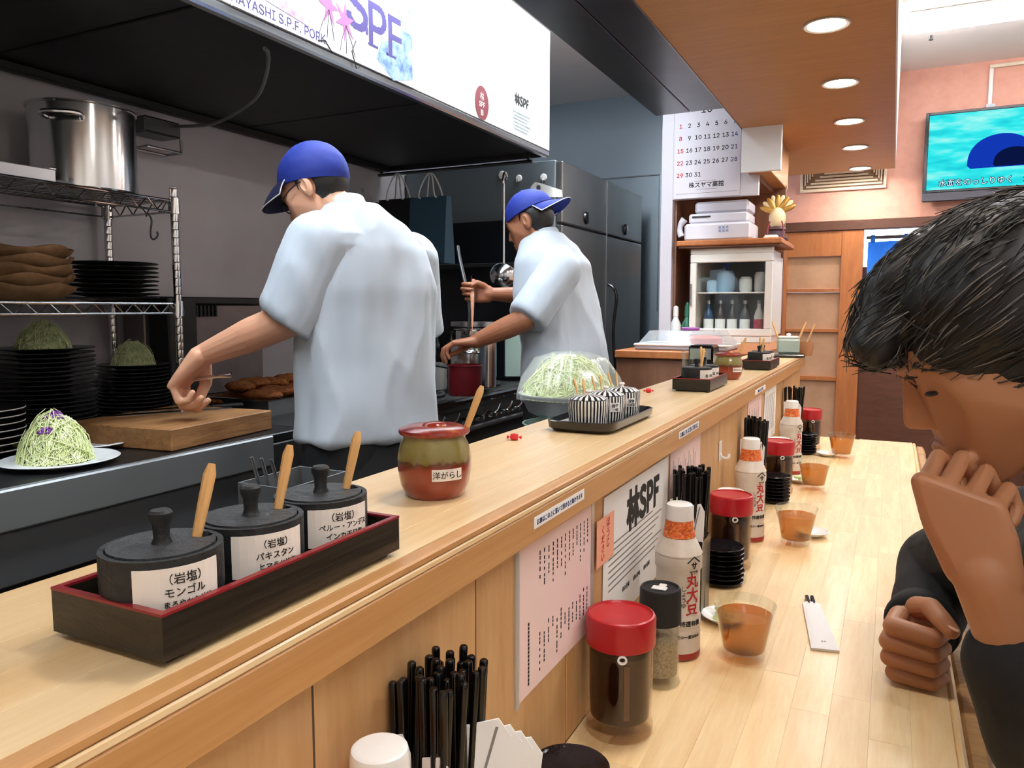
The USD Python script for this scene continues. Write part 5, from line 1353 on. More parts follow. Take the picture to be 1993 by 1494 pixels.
dup_stack(WB, (-2.20, 1.325, 1.2385), 5, 0.026, lambda k: f'brown wavy-rimmed bowl, {nth(k)} from the top, in the stack on the lower wire shelf' if k > 1 else 'brown wavy-rimmed bowl on top of the stack on the lower wire shelf', 'wavy bowls on the lower wire shelf', 0.003)
# plates under the shelf
dup_stack(PL, (-2.235, 1.405, ZK), 19, 0.0128, lambda k: f'dark dinner plate, {nth(k)} from the top, in the tall stack under the wire shelf' if k > 1 else 'dark dinner plate on top of the tall stack under the wire shelf', 'dark plates in the tall stack')
sp2 = lathe([(r * 0.80, z) for r, z in [(0, 0.002), (0.058, 0.002), (0.06, 0), (0.066, 0), (0.068, 0.003), (0.10, 0.0095), (0.132, 0.0125), (0.135, 0.0145), (0.132, 0.0165), (0.10, 0.014), (0.065, 0.0075), (0, 0.0065)]], 44)
PS = {'o': None, 'name': 'side_plate', 'm': sp2, 'mat': black_plate, 'cat': 'plate'}
dup_stack(PS, (-2.21, 1.68, ZK), 15, 0.0118, lambda k: f'smaller dark plate, {nth(k)} from the top, in the stack by the shelf post' if k > 1 else 'smaller dark plate on top of the stack by the shelf post', 'smaller dark plates by the shelf post')
rim_plate = lathe([(0, 0.002), (0.05, 0.002), (0.053, 0), (0.057, 0.001), (0.09, 0.010), (0.11, 0.015), (0.112, 0.017), (0.11, 0.0185), (0.088, 0.0145), (0.055, 0.0075), (0, 0.0065)], 44)
RP = {'o': None, 'name': 'rimmed_plate', 'm': rim_plate, 'mat': usdkit.material(stage, '/World/Looks/rim_black', {'g': ('texture_coordinate', {}), 'l': ('vector_math', {'math_type': 'multiply', 'vector2': (1, 1, 0)}), 'ln': ('vector_math', {'math_type': 'length'}), 'r': ('rgb_ramp', {'ramp': [(0.0, lin('#141415')), (0.106, lin('#141415')), (0.108, lin('#d8d6d2')), (1.0, lin('#d8d6d2'))], 'interpolate': False}), 'p': ('principled_bsdf', {'roughness': 0.25})}, [('g.object', 'l.vector1'), ('l.vector', 'ln.vector1'), ('ln.value', 'r.fac'), ('r.color', 'p.base_color')], surface='p.BSDF'), 'cat': 'plate'}
dup_stack(RP, (-2.005, 1.075, ZK), 7, 0.0165, lambda k: f'pale-rimmed black plate, {nth(k)} from the top, at the left edge' if k > 1 else 'black plate with a pale rim on top of the stack at the left edge', 'pale-rimmed plates on the steel counter')

def shreds(R, H, n, seed, r0=0.0011, ln=(0.02, 0.05), loose=0.15):
    """Thin curled shreds lying over a mound of radius R and height H."""
    r = np.random.default_rng(seed)
    S_ = []
    for k in range(n):
        a, q = r.uniform(0, 2 * math.pi), math.sqrt(r.uniform(0, 1.0))
        def pt(a, q, up=0.0):
            z = H * (1 - q ** 2.2) + up
            return np.array([R * q * math.cos(a), R * q * math.sin(a), max(z, 0.002)])
        L_ = r.uniform(*ln); da = r.normal(0, 1) * L_ / R; dq = r.normal(0, 0.7) * L_ / R
        up = abs(r.normal(0, H * loose * 0.5))
        S_.append(tube([pt(a - da, min(1.03, abs(q - dq)), up * r.uniform(0, 1.6)), pt(a, q, up + 0.002), pt(a + da, min(1.03, abs(q + dq)), up * r.uniform(0, 1.2))], r0 * r.uniform(0.7, 1.3), 4, 2))
    return cat(*S_)
def cabbage(parent, x, y, z, R, H, n, seed, purple=0, mat=None, r0=0.0011):
    core = lathe([(0, 0)] + [(R * q * 0.95, H * 0.93 * (1 - q ** 2.2)) for q in np.linspace(1, 0, 12)], 28)
    mesh('cabbage_heap', mv(rough(core, H * 0.05, 60, seed), x, y, z), mat or cabbage_mid, parent, smooth=True)
    mesh('cabbage_shreds', mv(shreds(R, H, n, seed, r0), x, y, z), mat or cabbage_pale, parent, kind='stuff', smooth=True)
    if purple:
        mesh('purple_shreds', mv(shreds(R * 0.30, H * 0.16, purple, seed + 1, 0.0019, (0.010, 0.022)), x + 0.0, y, z + H * 0.98), cabbage_purple, parent, 'purple cabbage shreds', kind='stuff', smooth=True)
        mesh('purple_shreds', mv(shreds(R * 0.22, H * 0.12, purple // 2, seed + 2, 0.0019, (0.008, 0.018)), x + 0.022, y - 0.034, z + H * 0.72), cabbage_purple, parent, 'purple cabbage shreds', kind='stuff', smooth=True)
q = at(118, 903, z=ZK)
cd1 = thing('cabbage_plate', 'white plate heaped with shredded cabbage and purple shreds on the steel counter', 'plate', (q[0] + 0.0, q[1], ZK))
mesh('plate', lathe([(r * 0.98, z) for r, z in [(0, 0.002), (0.058, 0.002), (0.06, 0), (0.066, 0), (0.068, 0.003), (0.10, 0.0095), (0.125, 0.0125), (0.128, 0.0145), (0.125, 0.0165), (0.10, 0.014), (0.065, 0.0075), (0, 0.0065)]], 52), noisy('grey_plate', [(0.3, '#b9bcbe'), (0.7, '#d4d6d8')], 8, 0.3), cd1)
cabbage(cd1, -0.012, -0.002, 0.008, 0.078, 0.098, 900, 3, 90)
q = at(178, 872, z=ZK)
cd2 = thing('grey_plate', 'empty pale plate partly behind the cabbage plate', 'plate', (q[0] - 0.02, q[1] + 0.01, ZK))
mesh('plate', lathe([(r * 0.8, z) for r, z in [(0, 0.002), (0.058, 0.002), (0.06, 0), (0.066, 0), (0.068, 0.003), (0.10, 0.0095), (0.125, 0.0125), (0.128, 0.0145), (0.125, 0.0165), (0.10, 0.014), (0.065, 0.0075), (0, 0.0065)]], 44), _mats['grey_plate'], cd2)
q = at(60, 880, z=ZK)
cd3 = thing('lemon_dish', 'small dark dish with pale green cut fruit left of the cabbage plate', 'dish', (q[0] - 0.03, q[1], ZK))
mesh('dish', lathe([(0, 0), (0.035, 0), (0.045, 0.012), (0.046, 0.014), (0.043, 0.014), (0.034, 0.005), (0, 0.004)], 28), black_plate, cd3)
for k in range(4):
    mesh('fruit_wedge', mv(vf(ell((0, 0, 0), [(0.022, 0, 0), (0, 0.010, 0), (0, 0, 0.011)], 14)), 0.012 * math.cos(k * 1.7), 0.014 * math.sin(k * 1.7), 0.014 + 0.006 * (k // 2), k), M('lime', '#c8d87c', 0.5), cd3)
cz = ZK + 18 * 0.0128 + 0.0170
cp1 = thing('cabbage_heap', 'mound of shredded cabbage on top of the tall plate stack', 'cabbage', (-2.235, 1.405, cz - 0.0085))
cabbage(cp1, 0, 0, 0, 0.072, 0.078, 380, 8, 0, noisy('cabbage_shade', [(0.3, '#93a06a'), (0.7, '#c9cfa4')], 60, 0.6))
cp2 = thing('cabbage_heap', 'mound of shredded cabbage on the smaller plate stack by the shelf post', 'cabbage', (-2.21, 1.68, ZK + 14 * 0.0118 + 0.0085))
cabbage(cp2, 0, 0, 0, 0.066, 0.072, 380, 9, 0, _mats['cabbage_shade'])

# cutting board and knives
A_, B_, C_ = at(335, 880, z=ZK), at(530, 835, z=ZK), np.array([-1.99, 1.352, ZK])
ex = nrm(B_ - A_); ey = nrm(np.array([-ex[1], ex[0], 0])); lw, ld = np.linalg.norm(B_ - A_), 0.36
bd = thing('cutting_board', 'thick worn wooden cutting board on the edge of the steel counter', 'board', A_)
mesh('block', frame(box(0, lw, 0, ld, 0.001, 0.058, 0.003), (0, 0, 0), ex, ey), board_wood, bd)
kn = thing('kitchen_knife', 'long kitchen knife with black handle lying on the cutting board', 'knife', at(372, 798, z=ZK + 0.0605))
def knife(par, dirx):
    d = nrm(dirx); e = np.array([-d[1], d[0], 0])
    mesh('blade', frame(prism([(0, -0.018), (0.20, -0.016), (0.235, 0.012), (0.19, 0.018), (0, 0.018)], 0.0022), (0, 0, 0), -d, e), steel_pol, par)
    mesh('bolster', frame(box(-0.016, -0.0002, -0.011, 0.011, 0.0, 0.012, 0.003), (0, 0, 0), -d, e), chrome, par)
    mesh('handle', frame(box(-0.12, -0.0165, -0.011, 0.011, 0.0, 0.013, 0.005), (0, 0, 0), -d, e), black_matte, par)
knife(kn, ex * 0.62 - ey * 0.45)
kn2 = thing('kitchen_knife', 'second kitchen knife beside the first on the cutting board', 'knife', at(398, 789, z=ZK + 0.0605))
knife(kn2, ex * 0.66 - ey * 0.38)

# fried cutlets
q = at(520, 790, z=ZK)
kt = thing('draining_tray', 'steel tray of fried cutlets behind the first cook', 'tray', (q[0] + 0.03, q[1] + 0.02, ZK))
o = m3.Manifold.cube([0.36, 0.46, 0.05], True).translate([0, 0, 0.025]) - m3.Manifold.cube([0.35, 0.45, 0.05], True).translate([0, 0, 0.03])
mesh('body', o, steel, kt)
mesh('rim', m3.Manifold.cube([0.375, 0.475, 0.004], True).translate([0, 0, 0.0525]) - m3.Manifold.cube([0.35, 0.45, 0.02], True).translate([0, 0, 0.0525]), steel_pol, kt)
fm = None
for k in range(18):
    c, r_ = k % 6, k // 6
    m = vf(ell((0, 0, 0), [(0.075, 0, 0), (0, 0.05, 0), (0, 0, 0.02)], 40))
    m = rough(rough(m, 0.007, 22, k), 0.003, 90, k + 50)
    pos = (q[0] + 0.03 + [-0.09, 0.09, 0.0][r_] + 0.01 * rng.normal(), q[1] + 0.02 - 0.17 + 0.068 * c + 0.008 * rng.normal(), ZK + 0.037 + 0.026 * r_ + 0.008 * (c % 2))
    single('fried_cutlet', mv(m, *pos, rng.uniform(-.5, .5)), fried, f'breaded fried cutlet, number {["one", "two", "three", "four", "five", "six"][c]} along the {["lowest", "middle", "top"][r_]} row in the draining tray', 'cutlet', 'fried cutlets in the draining tray', smooth=True)

# cable and lamp box under the hood
cbx_ = thing('hood_lamp_box', 'grey metal lamp box on the kitchen wall under the hood', 'box', (-2.419, 1.93, 1.83))
mesh('body', box(0.0, 0.10, -0.075, 0.075, -0.005, 0.05, 0.006), steel_dark, cbx_)
mesh('guard', cat(tube([(0.02, -0.07, -0.006), (0.02, -0.07, -0.055), (0.10, -0.07, -0.055), (0.10, 0.07, -0.055), (0.10, 0.07, -0.006)], 0.005, 8), tube([(0.02, -0.07, -0.055), (0.02, 0.07, -0.055), (0.10, 0.07, -0.055)], 0.005, 8)), steel, cbx_)
cbl = thing('hood_cable', 'grey flexible cable looping from the hood edge to the wall box', 'cable', (-1.56, 1.635, 1.922))
mesh('cable', tube([np.zeros(3)] + [at(u, v, d=dd) - np.array([-1.56, 1.635, 1.922]) for u, v, dd in ((521, 130, 2.17), (512, 165, 2.22), (480, 205, 2.36), (430, 235, 2.52), (380, 245, 2.66), (338, 246, 2.74))], 0.006, 8, 5), M('cable_grey', '#6a6a68', 0.5), cbl)

# pots on the range
def pot(name, label, u, v, z, r, h, mat, lid=None, handles=True, rim=True):
    q = at(u, v, z=z)
    t = thing(name, label, 'pot', (q[0], q[1], z))
    mesh('body', lathe([(0, 0), (r * 0.96, 0), (r, 0.006), (r, h - 0.004), (r * 1.03, h - 0.002), (r * 1.03, h), (r * 0.97, h), (r * 0.965, 0.01), (0, 0.008)], 44), mat, t)
    if handles:
        for a in (-1.2, -1.2 + math.pi):
            c = [(p_ * r * math.cos(a + q_), p_ * r * math.sin(a + q_), h * 0.78) for p_, q_ in ((1.0, -0.35), (1.28, -0.25), (1.32, 0), (1.28, 0.25), (1.0, 0.35))]
            mesh('handle', tube(c, 0.006, 8, 4), chrome, t)
    return t, q
t, q = pot('soup_pot', 'tall steel soup pot under the second cook\'s hands', 922, 752, 0.88, 0.10, 0.20, steel_pol)
mesh('inner_pot', lathe([(0.0, 0.14), (0.078, 0.14), (0.078, 0.245), (0.085, 0.249), (0.085, 0.253), (0.074, 0.253), (0.074, 0.15), (0, 0.15)], 40), steel_pol, t)
mesh('strainer_ring', lathe([(0.070, 0.262), (0.098, 0.264), (0.098, 0.283), (0.092, 0.283), (0.068, 0.27)], 40), steel, t)
tb = thing('red_pot', 'dark red enamel pot on the range in front of the soup pot', 'pot', (*at(905, 768, z=0.88)[:2], 0.88))
mesh('body', lathe([(0, 0), (0.062, 0), (0.066, 0.006), (0.068, 0.115), (0.072, 0.118), (0.066, 0.12), (0.064, 0.01), (0, 0.008)], 36), M('red_enamel', '#5e1018', 0.3), tb)
mesh('handle', tube([(-0.07, 0, 0.105), (-0.12, -0.02, 0.115), (-0.20, -0.05, 0.125)], [0.006, 0.007, 0.008], 8), black_matte, tb)
t, q = pot('white_pot', 'small whitish steel pot at the left of the range beside the first cook', 838, 757, 0.88, 0.07, 0.11, M('dull_white_steel', '#a8a8a4', 0.35, 0.6), handles=True)
q = at(1006, 700, x=-1.66)
gb_ = thing('plastic_board', 'grey-green plastic chopping board standing upright on the range beside the second cook', 'board', (-1.66, q[1], 0.882))
mesh('board', mv(box(-0.06, 0.06, -0.007, 0.007, 0.0, 0.29, 0.004), 0, 0, 0, 0.45), M('board_green', '#8ea298', 0.5), gb_)

# things hanging in front of the refrigerator's side
YF = 3.54
hr_ = thing('hanging_rail', 'dark steel rail under the hood holding ladles and bags', 'rail', (-2.0, 3.30, 1.90))
mesh('bar', tube([(-0.4, 0, 0), (0.47, 0, 0)], 0.008, 10), steel_dark, hr_)
for x in (-0.38, 0.45):
    mesh('bracket', box(x - 0.006, x + 0.006, -0.006, 0.006, 0.0085, 0.044), steel_dark, hr_)
def ladle(label, u, vtop, vbot, rb, y=3.28):
    a, b = at(u, vtop, y=y), at(u, vbot, y=y)
    t = thing('ladle', label, 'ladle', (a[0], y, a[2]))
    L_ = a[2] - b[2]
    mesh('handle', tube(list(spline([(0, 0.02, -0.005), (0, 0.033, 0.01), (0, 0.018, 0.025), (0, 0, 0.005), (0, 0, -0.03)], 4)) + [np.array([0, 0, -L_ * 0.5]), np.array([0, 0, -L_ + rb])], 0.006, 8), steel_pol, t)
    s = m3.Manifold.sphere(rb, 32) - m3.Manifold.sphere(rb * 0.94, 32)
    s = s.trim_by_plane([0, -0.9, -1.0], -0.02)
    mesh('bowl', mv(vf(s), 0, -0.01, -L_ + rb * 0.75), steel_pol, t, smooth=50)
ladle('steel ladle hanging by a long handle in front of the refrigerator', 980, 345, 556, 0.066)
hooks = ((978, 341, 0.022, 'round white magnet hook highest on the refrigerator side'), (1010, 347, 0.018, 'square white magnet hook on the refrigerator side'), (1058, 345, 0.018, 'oval white magnet hook nearest the refrigerator edge'))
for u, v, r, lab in hooks:
    q = at(u, v, y=3.559)
    t = thing('magnet_hook', lab, 'hook', (q[0], 3.56, q[2]), 0, 'magnet hooks on the refrigerator side')
    mesh('disc', frame(lathe([(0, 0), (r, 0), (r, 0.004), (r * 0.8, 0.008), (0, 0.009)], 24), (0, 0, 0), (1, 0, 0), (0, 0, 1), (0, -1, 0)), white_plastic, t)
    mesh('hook', tube([(0, -0.009, -0.004), (0, -0.02, -0.018), (0, -0.028, -0.02), (0, -0.03, -0.01)], 0.0025, 6, 3), chrome, t)
q = at(1062, 370, y=3.52)
pl = thing('peeler', 'white handled kitchen tool with a round hole hanging on the refrigerator side', 'tool', (q[0], 3.52, q[2] - 0.005))
mesh('handle', frame(prism(Polygon([(-0.07, 0.02), (-0.05, 0.04), (-0.015, 0.03), (0.08, -0.005), (0.085, -0.03), (0.0, -0.022), (-0.05, -0.005)]).buffer(0.006) - Point(-0.035, 0.018).buffer(0.014), 0.014), (0, 0, 0), (1, 0, 0), (0, 0, 1), (0, -1, 0)), white_plastic, pl)
mesh('stem', box(-0.03, -0.02, 0.001, 0.008, 0.02, 0.055), steel, pl)
def bag(label, u, v, w, h, col, y, name, handle='#c8c8c4'):
    q = at(u, v, y=y)
    t = thing('paper_bag', label, 'bag', (q[0], y, q[2]))
    P = [(-w / 2, 0), (w / 2, 0), (w / 2 * 1.02, -h), (-w / 2 * 1.02, -h)]
    mesh('body', hull([(x, dy * (0.02 if z == 0 else 0.05), z) for x, z in P for dy in (-1, 1)]), M(name, col, 0.6), t)
    for dy in (-0.02, 0.02):
        mesh('handle', tube([(-w * 0.22, dy, -0.004), (-w * 0.12, dy, h * 0.25), (0, dy * 0.3, h * 0.36), (w * 0.12, dy, h * 0.25), (w * 0.22, dy, -0.004)], 0.004, 6, 4), M('bag_cord', handle, 0.6), t)
bag('dark blue-green paper bag with white cord handles hanging beside the refrigerator', 838, 384, 0.20, 0.31, '#34566c', 3.12, 'bag_teal')
bag('black paper bag hanging left of the blue-green bag', 775, 388, 0.20, 0.34, '#1a1a20', 3.16, 'bag_black')
bag('dark maroon bag hanging farthest left beneath the hood', 708, 396, 0.18, 0.20, '#3a1a20', 3.18, 'bag_maroon', '#30282a')
dv = thing('dark_rack', 'dark blue steel rack behind the range with black bottles', 'rack', (-1.95, 3.405, 0.862))
mesh('shelf_board', box(-0.42, 0.36, -0.06, 0.09, 0.56, 0.58, 0.003), steel_dark, dv)
mesh('back_panel', box(-0.42, 0.36, 0.091, 0.10, 0.0, 0.80), M('rack_navy', '#14161e', 0.4), dv)
for x in (-0.41, 0.35):
    mesh('upright', box(x - 0.008, x + 0.008, 0.07, 0.0905, 0.0, 0.5595), steel_dark, dv)
for k in range(5):
    t = thing('dark_bottle', f'black bottle, {["first", "second", "third", "fourth", "fifth"][k]} from the left behind the range', 'bottle', (-2.2 + 0.085 * k, 3.39, 0.862), 0, 'black bottles behind the range')
    mesh('body', lathe([(0, 0), (0.033, 0), (0.035, 0.004), (0.035, 0.15), (0.028, 0.18), (0.014, 0.20), (0.014, 0.235), (0, 0.236)], 24), black_gloss, t)
    mesh('cap', lathe([(0.0145, 0.226), (0.016, 0.2265), (0.016, 0.245), (0, 0.246)], 16), black_matte, t)

# cabbage bowl on the work shelf
q = at(1108, 765, z=0.985)
bw = thing('cabbage_bowl', 'steel bowl piled with shredded cabbage under a clear bag behind the ledge', 'bowl', (q[0] - 0.0, q[1], 0.80))
mesh('stand_bowl', lathe([(0, 0), (0.09, 0), (0.095, 0.004), (0.128, 0.10), (0.132, 0.102), (0.126, 0.103), (0.09, 0.008), (0, 0.006)], 48), M('bowl_green', '#7e9a8c', 0.35), bw)
mesh('bowl', lathe([(0, 0.108), (0.06, 0.108), (0.115, 0.135), (0.137, 0.182), (0.142, 0.184), (0.142, 0.187), (0.135, 0.187), (0.112, 0.14), (0.058, 0.113), (0, 0.112)], 56), M('steel_brushed', '#c2c5c8', 0.42, 0.8), bw)
cabbage(bw, 0, 0, 0.172, 0.130, 0.105, 1500, 12, 0, None, 0.0015)
v, f = lathe([(0.150, 0.176), (0.150, 0.19), (0.138, 0.23), (0.10, 0.285), (0.05, 0.300), (0.0, 0.303)], 48)
v = v.copy(); aa = np.arctan2(v[:, 1], v[:, 0])
v[:, :2] *= (1 + 0.05 * np.sin(5 * aa) + 0.03 * np.sin(11 * aa + 1))[:, None]
mesh('clear_bag', (v, f), pane('bag_film', '#fbfcfc', '#eef2f0', 0.16, 0.35, 0.15), bw, 'clear plastic bag over the cabbage', smooth=True)
q = at(1284, 740, z=0.94)
dup_stack({'o': None, 'name': 'white_plate', 'm': lathe([(r * 0.58, z * 0.9) for r, z in [(0, 0.002), (0.058, 0.002), (0.06, 0), (0.066, 0), (0.068, 0.003), (0.10, 0.0095), (0.132, 0.0165), (0.135, 0.0185), (0.132, 0.0195), (0.10, 0.014), (0.065, 0.0075), (0, 0.0065)]], 40), 'mat': RP['mat'], 'cat': 'plate'}, (-0.66, 2.28, 0.8005 + 0.0), 9, 0.0175, lambda k: f'black and white side dish, {nth(k)} from the top, in the stack behind the far tray' if k > 1 else 'black and white side dish on top of the stack behind the far tray', 'side dishes behind the far tray')
# napkin pan on the work shelf in the foreground
q = at(572, 928, z=0.95)
nb = thing('steel_container', 'open steel container with dark contents below the ledge beside the salt pots', 'container', (q[0], q[1], 0.8005))
o = m3.Manifold.cube([0.10, 0.14, 0.15], True).translate([0, 0, 0.075]) - m3.Manifold.cube([0.094, 0.134, 0.15], True).translate([0, 0, 0.079])
mesh('body', o, M('container_steel', '#8c8f92', 0.4, 0.8), nb)
mesh('contents', box(-0.0465, 0.0465, -0.0665, 0.0665, 0.005, 0.1), black_matte, nb)
for k in range(3):
    mesh('utensil', tube([(-0.02 + 0.02 * k, -0.04, 0.101), (-0.03 + 0.02 * k, -0.06, 0.19)], 0.003, 8), steel, nb)

# ------------------------------------------------------------------ the far alcove
cb_ = thing('alcove_cabinet', 'wooden cabinet below the glass showcase at the end of the kitchen', 'cabinet', (-0.85, 4.0, 0))
mesh('body', box(-0.26, 0.33, -0.7, 0.33, 0.0, 1.0, 0.003), niche_wood, cb_)
mesh('worktop', box(-0.262, 0.36, -0.72, 0.85, 1.0005, 1.035, 0.004), frame_wood, cb_)
shw = thing('drink_showcase', 'small white glass-door showcase refrigerator with bottles in the alcove', 'refrigerator', (-0.80, 4.5, 1.0355))
w, h, dp = 0.44, 0.50, 0.18
mesh('cabinet', cat(box(-w / 2, -w / 2 + 0.03, -dp, dp, 0, h), box(w / 2 - 0.012, w / 2, -dp, dp, 0.04, h - 0.03), box(-w / 2 + 0.0301, w / 2 - 0.0121, -dp, dp, 0, 0.04), box(-w / 2 + 0.0301, w / 2 - 0.0121, -dp, dp, h - 0.03, h), box(-w / 2 + 0.0301, w / 2 - 0.0121, dp - 0.015, dp, 0.0401, h - 0.0301)), white_enamel, shw)
drm = mesh('door_frame', cat(box(-w / 2, w / 2, -dp - 0.035, -dp - 0.001, h - 0.065, h - 0.02, 0.004), box(-w / 2, w / 2, -dp - 0.035, -dp - 0.001, 0.035, 0.075, 0.004), box(-w / 2, -w / 2 + 0.035, -dp - 0.035, -dp - 0.001, 0.0755, h - 0.0655, 0.004), box(w / 2 - 0.04, w / 2, -dp - 0.035, -dp - 0.001, 0.0755, h - 0.0655, 0.004)), white_enamel, shw, 'white door frame')
mesh('glass_pane', box(-w / 2 + 0.0355, w / 2 - 0.0405, -dp - 0.02, -dp - 0.014, 0.0755, h - 0.0655), glass, drm)
mesh('header', box(-w / 2, w / 2, -dp - 0.034, -dp - 0.001, h - 0.0195, h + 0.012, 0.004), white_enamel, shw)
mesh('plinth', box(-w / 2, w / 2, -dp - 0.03, -dp - 0.001, 0.0, 0.0345, 0.003), white_enamel, shw)
mesh('shelf', box(-w / 2 + 0.031, w / 2 - 0.013, -dp + 0.01, dp - 0.02, 0.268, 0.274), white_plastic, shw)
mesh('inner_back', box(-w / 2 + 0.031, w / 2 - 0.013, dp - 0.0175, dp - 0.0155, 0.0405, h - 0.0305), M('inner_grey', '#5a5c60', 0.5), shw)
mesh('handle', box(-w / 2 + 0.004, -w / 2 + 0.014, -dp - 0.05, -dp - 0.0355, 0.2, 0.32, 0.003), steel, shw)
bz = 1.0355 + 0.0405
for k, (x, col, lab) in enumerate(((-0.14, '#2a4a6a', 'blue-grey'), (-0.075, '#3a2e28', 'brown'), (-0.01, '#30302e', 'black'), (0.06, '#44464c', 'clear grey'), (0.135, '#d8d4d0', 'white and red'))):
    t = thing('drink_bottle', f'{lab} bottle with a label, {["first", "second", "third", "fourth", "fifth"][k]} from the left in the showcase', 'bottle', (-0.80 + x, 4.42, bz), 0, 'bottles in the showcase')
    mesh('body', lathe([(0, 0), (0.025, 0), (0.027, 0.004), (0.027, 0.10), (0.020, 0.125), (0.010, 0.15), (0.010, 0.185), (0, 0.186)], 20), M(f'bottle_{k}', col, 0.2), t)
    mesh('paper_label', lathe([(0.0272, 0.025), (0.0276, 0.0252), (0.0276, 0.085), (0.0272, 0.0852)], 20), paper_white if k != 4 else M('label_red', '#b8384a', 0.5), t)
    mesh('cap', lathe([(0.0102, 0.17), (0.0118, 0.1705), (0.0118, 0.19), (0, 0.191)], 16), steel, t)
for k, (x, r_, hh, col, lab) in enumerate(((-0.12, 0.035, 0.07, '#9ab4c8', 'pale blue wrapped tub'), (-0.05, 0.05, 0.12, '#7c9cb4', 'blue-grey plastic bag of food'), (0.06, 0.035, 0.085, '#d8d8d4', 'white cup'), (0.135, 0.03, 0.11, '#c8c8c8', 'tall pale carton'))):
    t = single('food_tub', mv(rough(lathe([(0, 0), (r_ * 0.85, 0), (r_, hh * 0.2), (r_ * 0.98, hh * 0.85), (r_ * 0.7, hh), (0, hh)], 24), 0.003 if k == 1 else 0.0005, 50, k), -0.80 + x, 4.42, 1.0355 + 0.2745), M(f'tub_{k}', col, 0.35), f'{lab} on the upper shelf of the showcase', 'tub', 'tubs in the showcase')
shf = thing('wall_shelf', 'brown wooden shelf with a shaped end above the showcase', 'shelf', (-0.82, 4.5, 1.56))
mesh('board', box(-0.27, 0.285, -0.26, 0.3, 0.0, 0.03, 0.006), frame_wood, shf)
mesh('lip', box(-0.26, 0.275, -0.25, -0.22, -0.012, -0.0005, 0.003), dark_wood, shf)
prn = thing('fax_machine', 'white boxy fax machine stacked on the wooden shelf', 'fax', (-0.89, 4.42, 1.5905))
wp = M('fax_white', '#d4d2dc', 0.45)
mesh('base', box(-0.17, 0.19, -0.13, 0.12, 0.0, 0.095, 0.012), wp, prn)
mesh('body', box(-0.15, 0.17, -0.11, 0.12, 0.0955, 0.15, 0.01), wp, prn)
mesh('top_cover', box(-0.12, 0.17, -0.10, 0.12, 0.1505, 0.215, 0.012), M('fax_grey', '#bcbac6', 0.45), prn)
mesh('paper_slot', box(-0.13, -0.03, -0.1155, -0.1105, 0.128, 0.136), black_matte, prn)
mesh('handset', tube([(-0.19, -0.10, 0.03), (-0.20, -0.10, 0.08), (-0.175, -0.10, 0.125)], [0.018, 0.014, 0.02], 10, 3), wp, prn)
for k in range(6):
    mesh('button', box(0.02 + 0.02 * (k % 3), 0.032 + 0.02 * (k % 3), -0.134, -0.1305, 0.045 + 0.018 * (k // 3), 0.057 + 0.018 * (k // 3), 0.001), M('button_blue', '#8a9ac0', 0.4), prn)
pw = single('paper_stack', cat(box(-0.63, -0.56, 4.26, 4.34, 1.5905, 1.598, 0.001), box(-0.625, -0.565, 4.265, 4.335, 1.5985, 1.606, 0.001)), paper_white, 'small stack of white slips on the wooden shelf below the ornament', 'paper')
orn = thing('fan_ornament', 'gold and cream fan-shaped good-luck ornament on a dark base', 'ornament', (-0.59, 4.46, 1.5905))
mesh('base', lathe([(0, 0), (0.06, 0), (0.062, 0.012), (0.045, 0.02), (0.04, 0.05), (0.05, 0.06), (0.03, 0.075), (0, 0.076)], 24), M('orn_dark', '#4a3440', 0.4), orn)
mesh('body', vf(ell((0, 0, 0.12), [(0.045, 0, 0), (0, 0.035, 0), (0, 0, 0.06)], 24)), M('orn_cream', '#e4cfa4', 0.35), orn)
gold = M('gold', '#c89a50', 0.3, 0.7)
for k in range(9):
    a = -1.2 + k * 0.3
    d = np.array([math.sin(a), 0, math.cos(a)])
    mesh('fan_leaf', frame(vf(ell((0, 0, 0), [(0.016, 0, 0), (0, 0.045, 0), (0, 0, 0.007)], 14)), np.array([0, 0.004 * (k % 2), 0.15]) + d * 0.055, (d[2], 0, -d[0]), d), [gold, M('orn_cream', '#e4cfa4', 0.35)][k % 2], orn)
for dx in (-0.03, 0.03):
    mesh('tassel', tube([(dx, -0.05, 0.1), (dx * 1.4, -0.058, 0.03), (dx * 1.3, -0.062, -0.0)], 0.004, 6, 3), M('tassel', '#8a3040', 0.6), orn)
cal = thing('wall_calendar', 'white October wall calendar with black and red numbers beside the soffit', 'calendar', (-0.95, 4.299, 2.06))
cx0, cx1, cz0, cz1 = -0.17, 0.185, -0.235, 0.29
mesh('sheet', box(cx0, cx1, -0.006, -0.0005, cz0, cz1), M('cal_paper', '#d6d2dc', 0.7), cal)
def cm(m, x, z):
    return frame(m, (x, -0.0062, z), (1, 0, 0), (0, 0, 1), (0, -1, 0))
for r_ in range(5):
    for c in range(7):
        dnum = r_ * 7 + c + 1
        if dnum > 31:
            continue
        mesh('date_number', cm(text(str(dnum), 0.030, 'Inter', bold=1), cx0 + 0.03 + c * 0.0485, 0.155 - r_ * 0.066), ink_red if c == 0 else (M('ink_sat', '#3a4a7a', 0.7) if c == 6 else ink), cal)
mesh('month_number', cm(text('10', 0.05, 'Inter', bold=1), 0.0, 0.235), ink, cal)
mesh('lettering', cm(cat(text('株スヤマ薬館', 0.032, bold=1)), 0.005, -0.165), ink, cal)
mesh('rule_line', cm(cat(box(-0.16, 0.17, -0.001, 0.001, 0, 0.0003), mv(box(-0.06, 0.06, -0.001, 0.001, 0, 0.0003), 0, 0.065), mv(box(-0.05, 0.07, -0.001, 0.001, 0, 0.0003), 0, 0.02)), 0, -0.21), ink_grey, cal)
q = at(1266, 492, y=4.95)
nt = thing('notice_paper', 'small cream and pink notice stuck beside the refrigerator', 'notice', (-1.36, 5.188, 1.55))
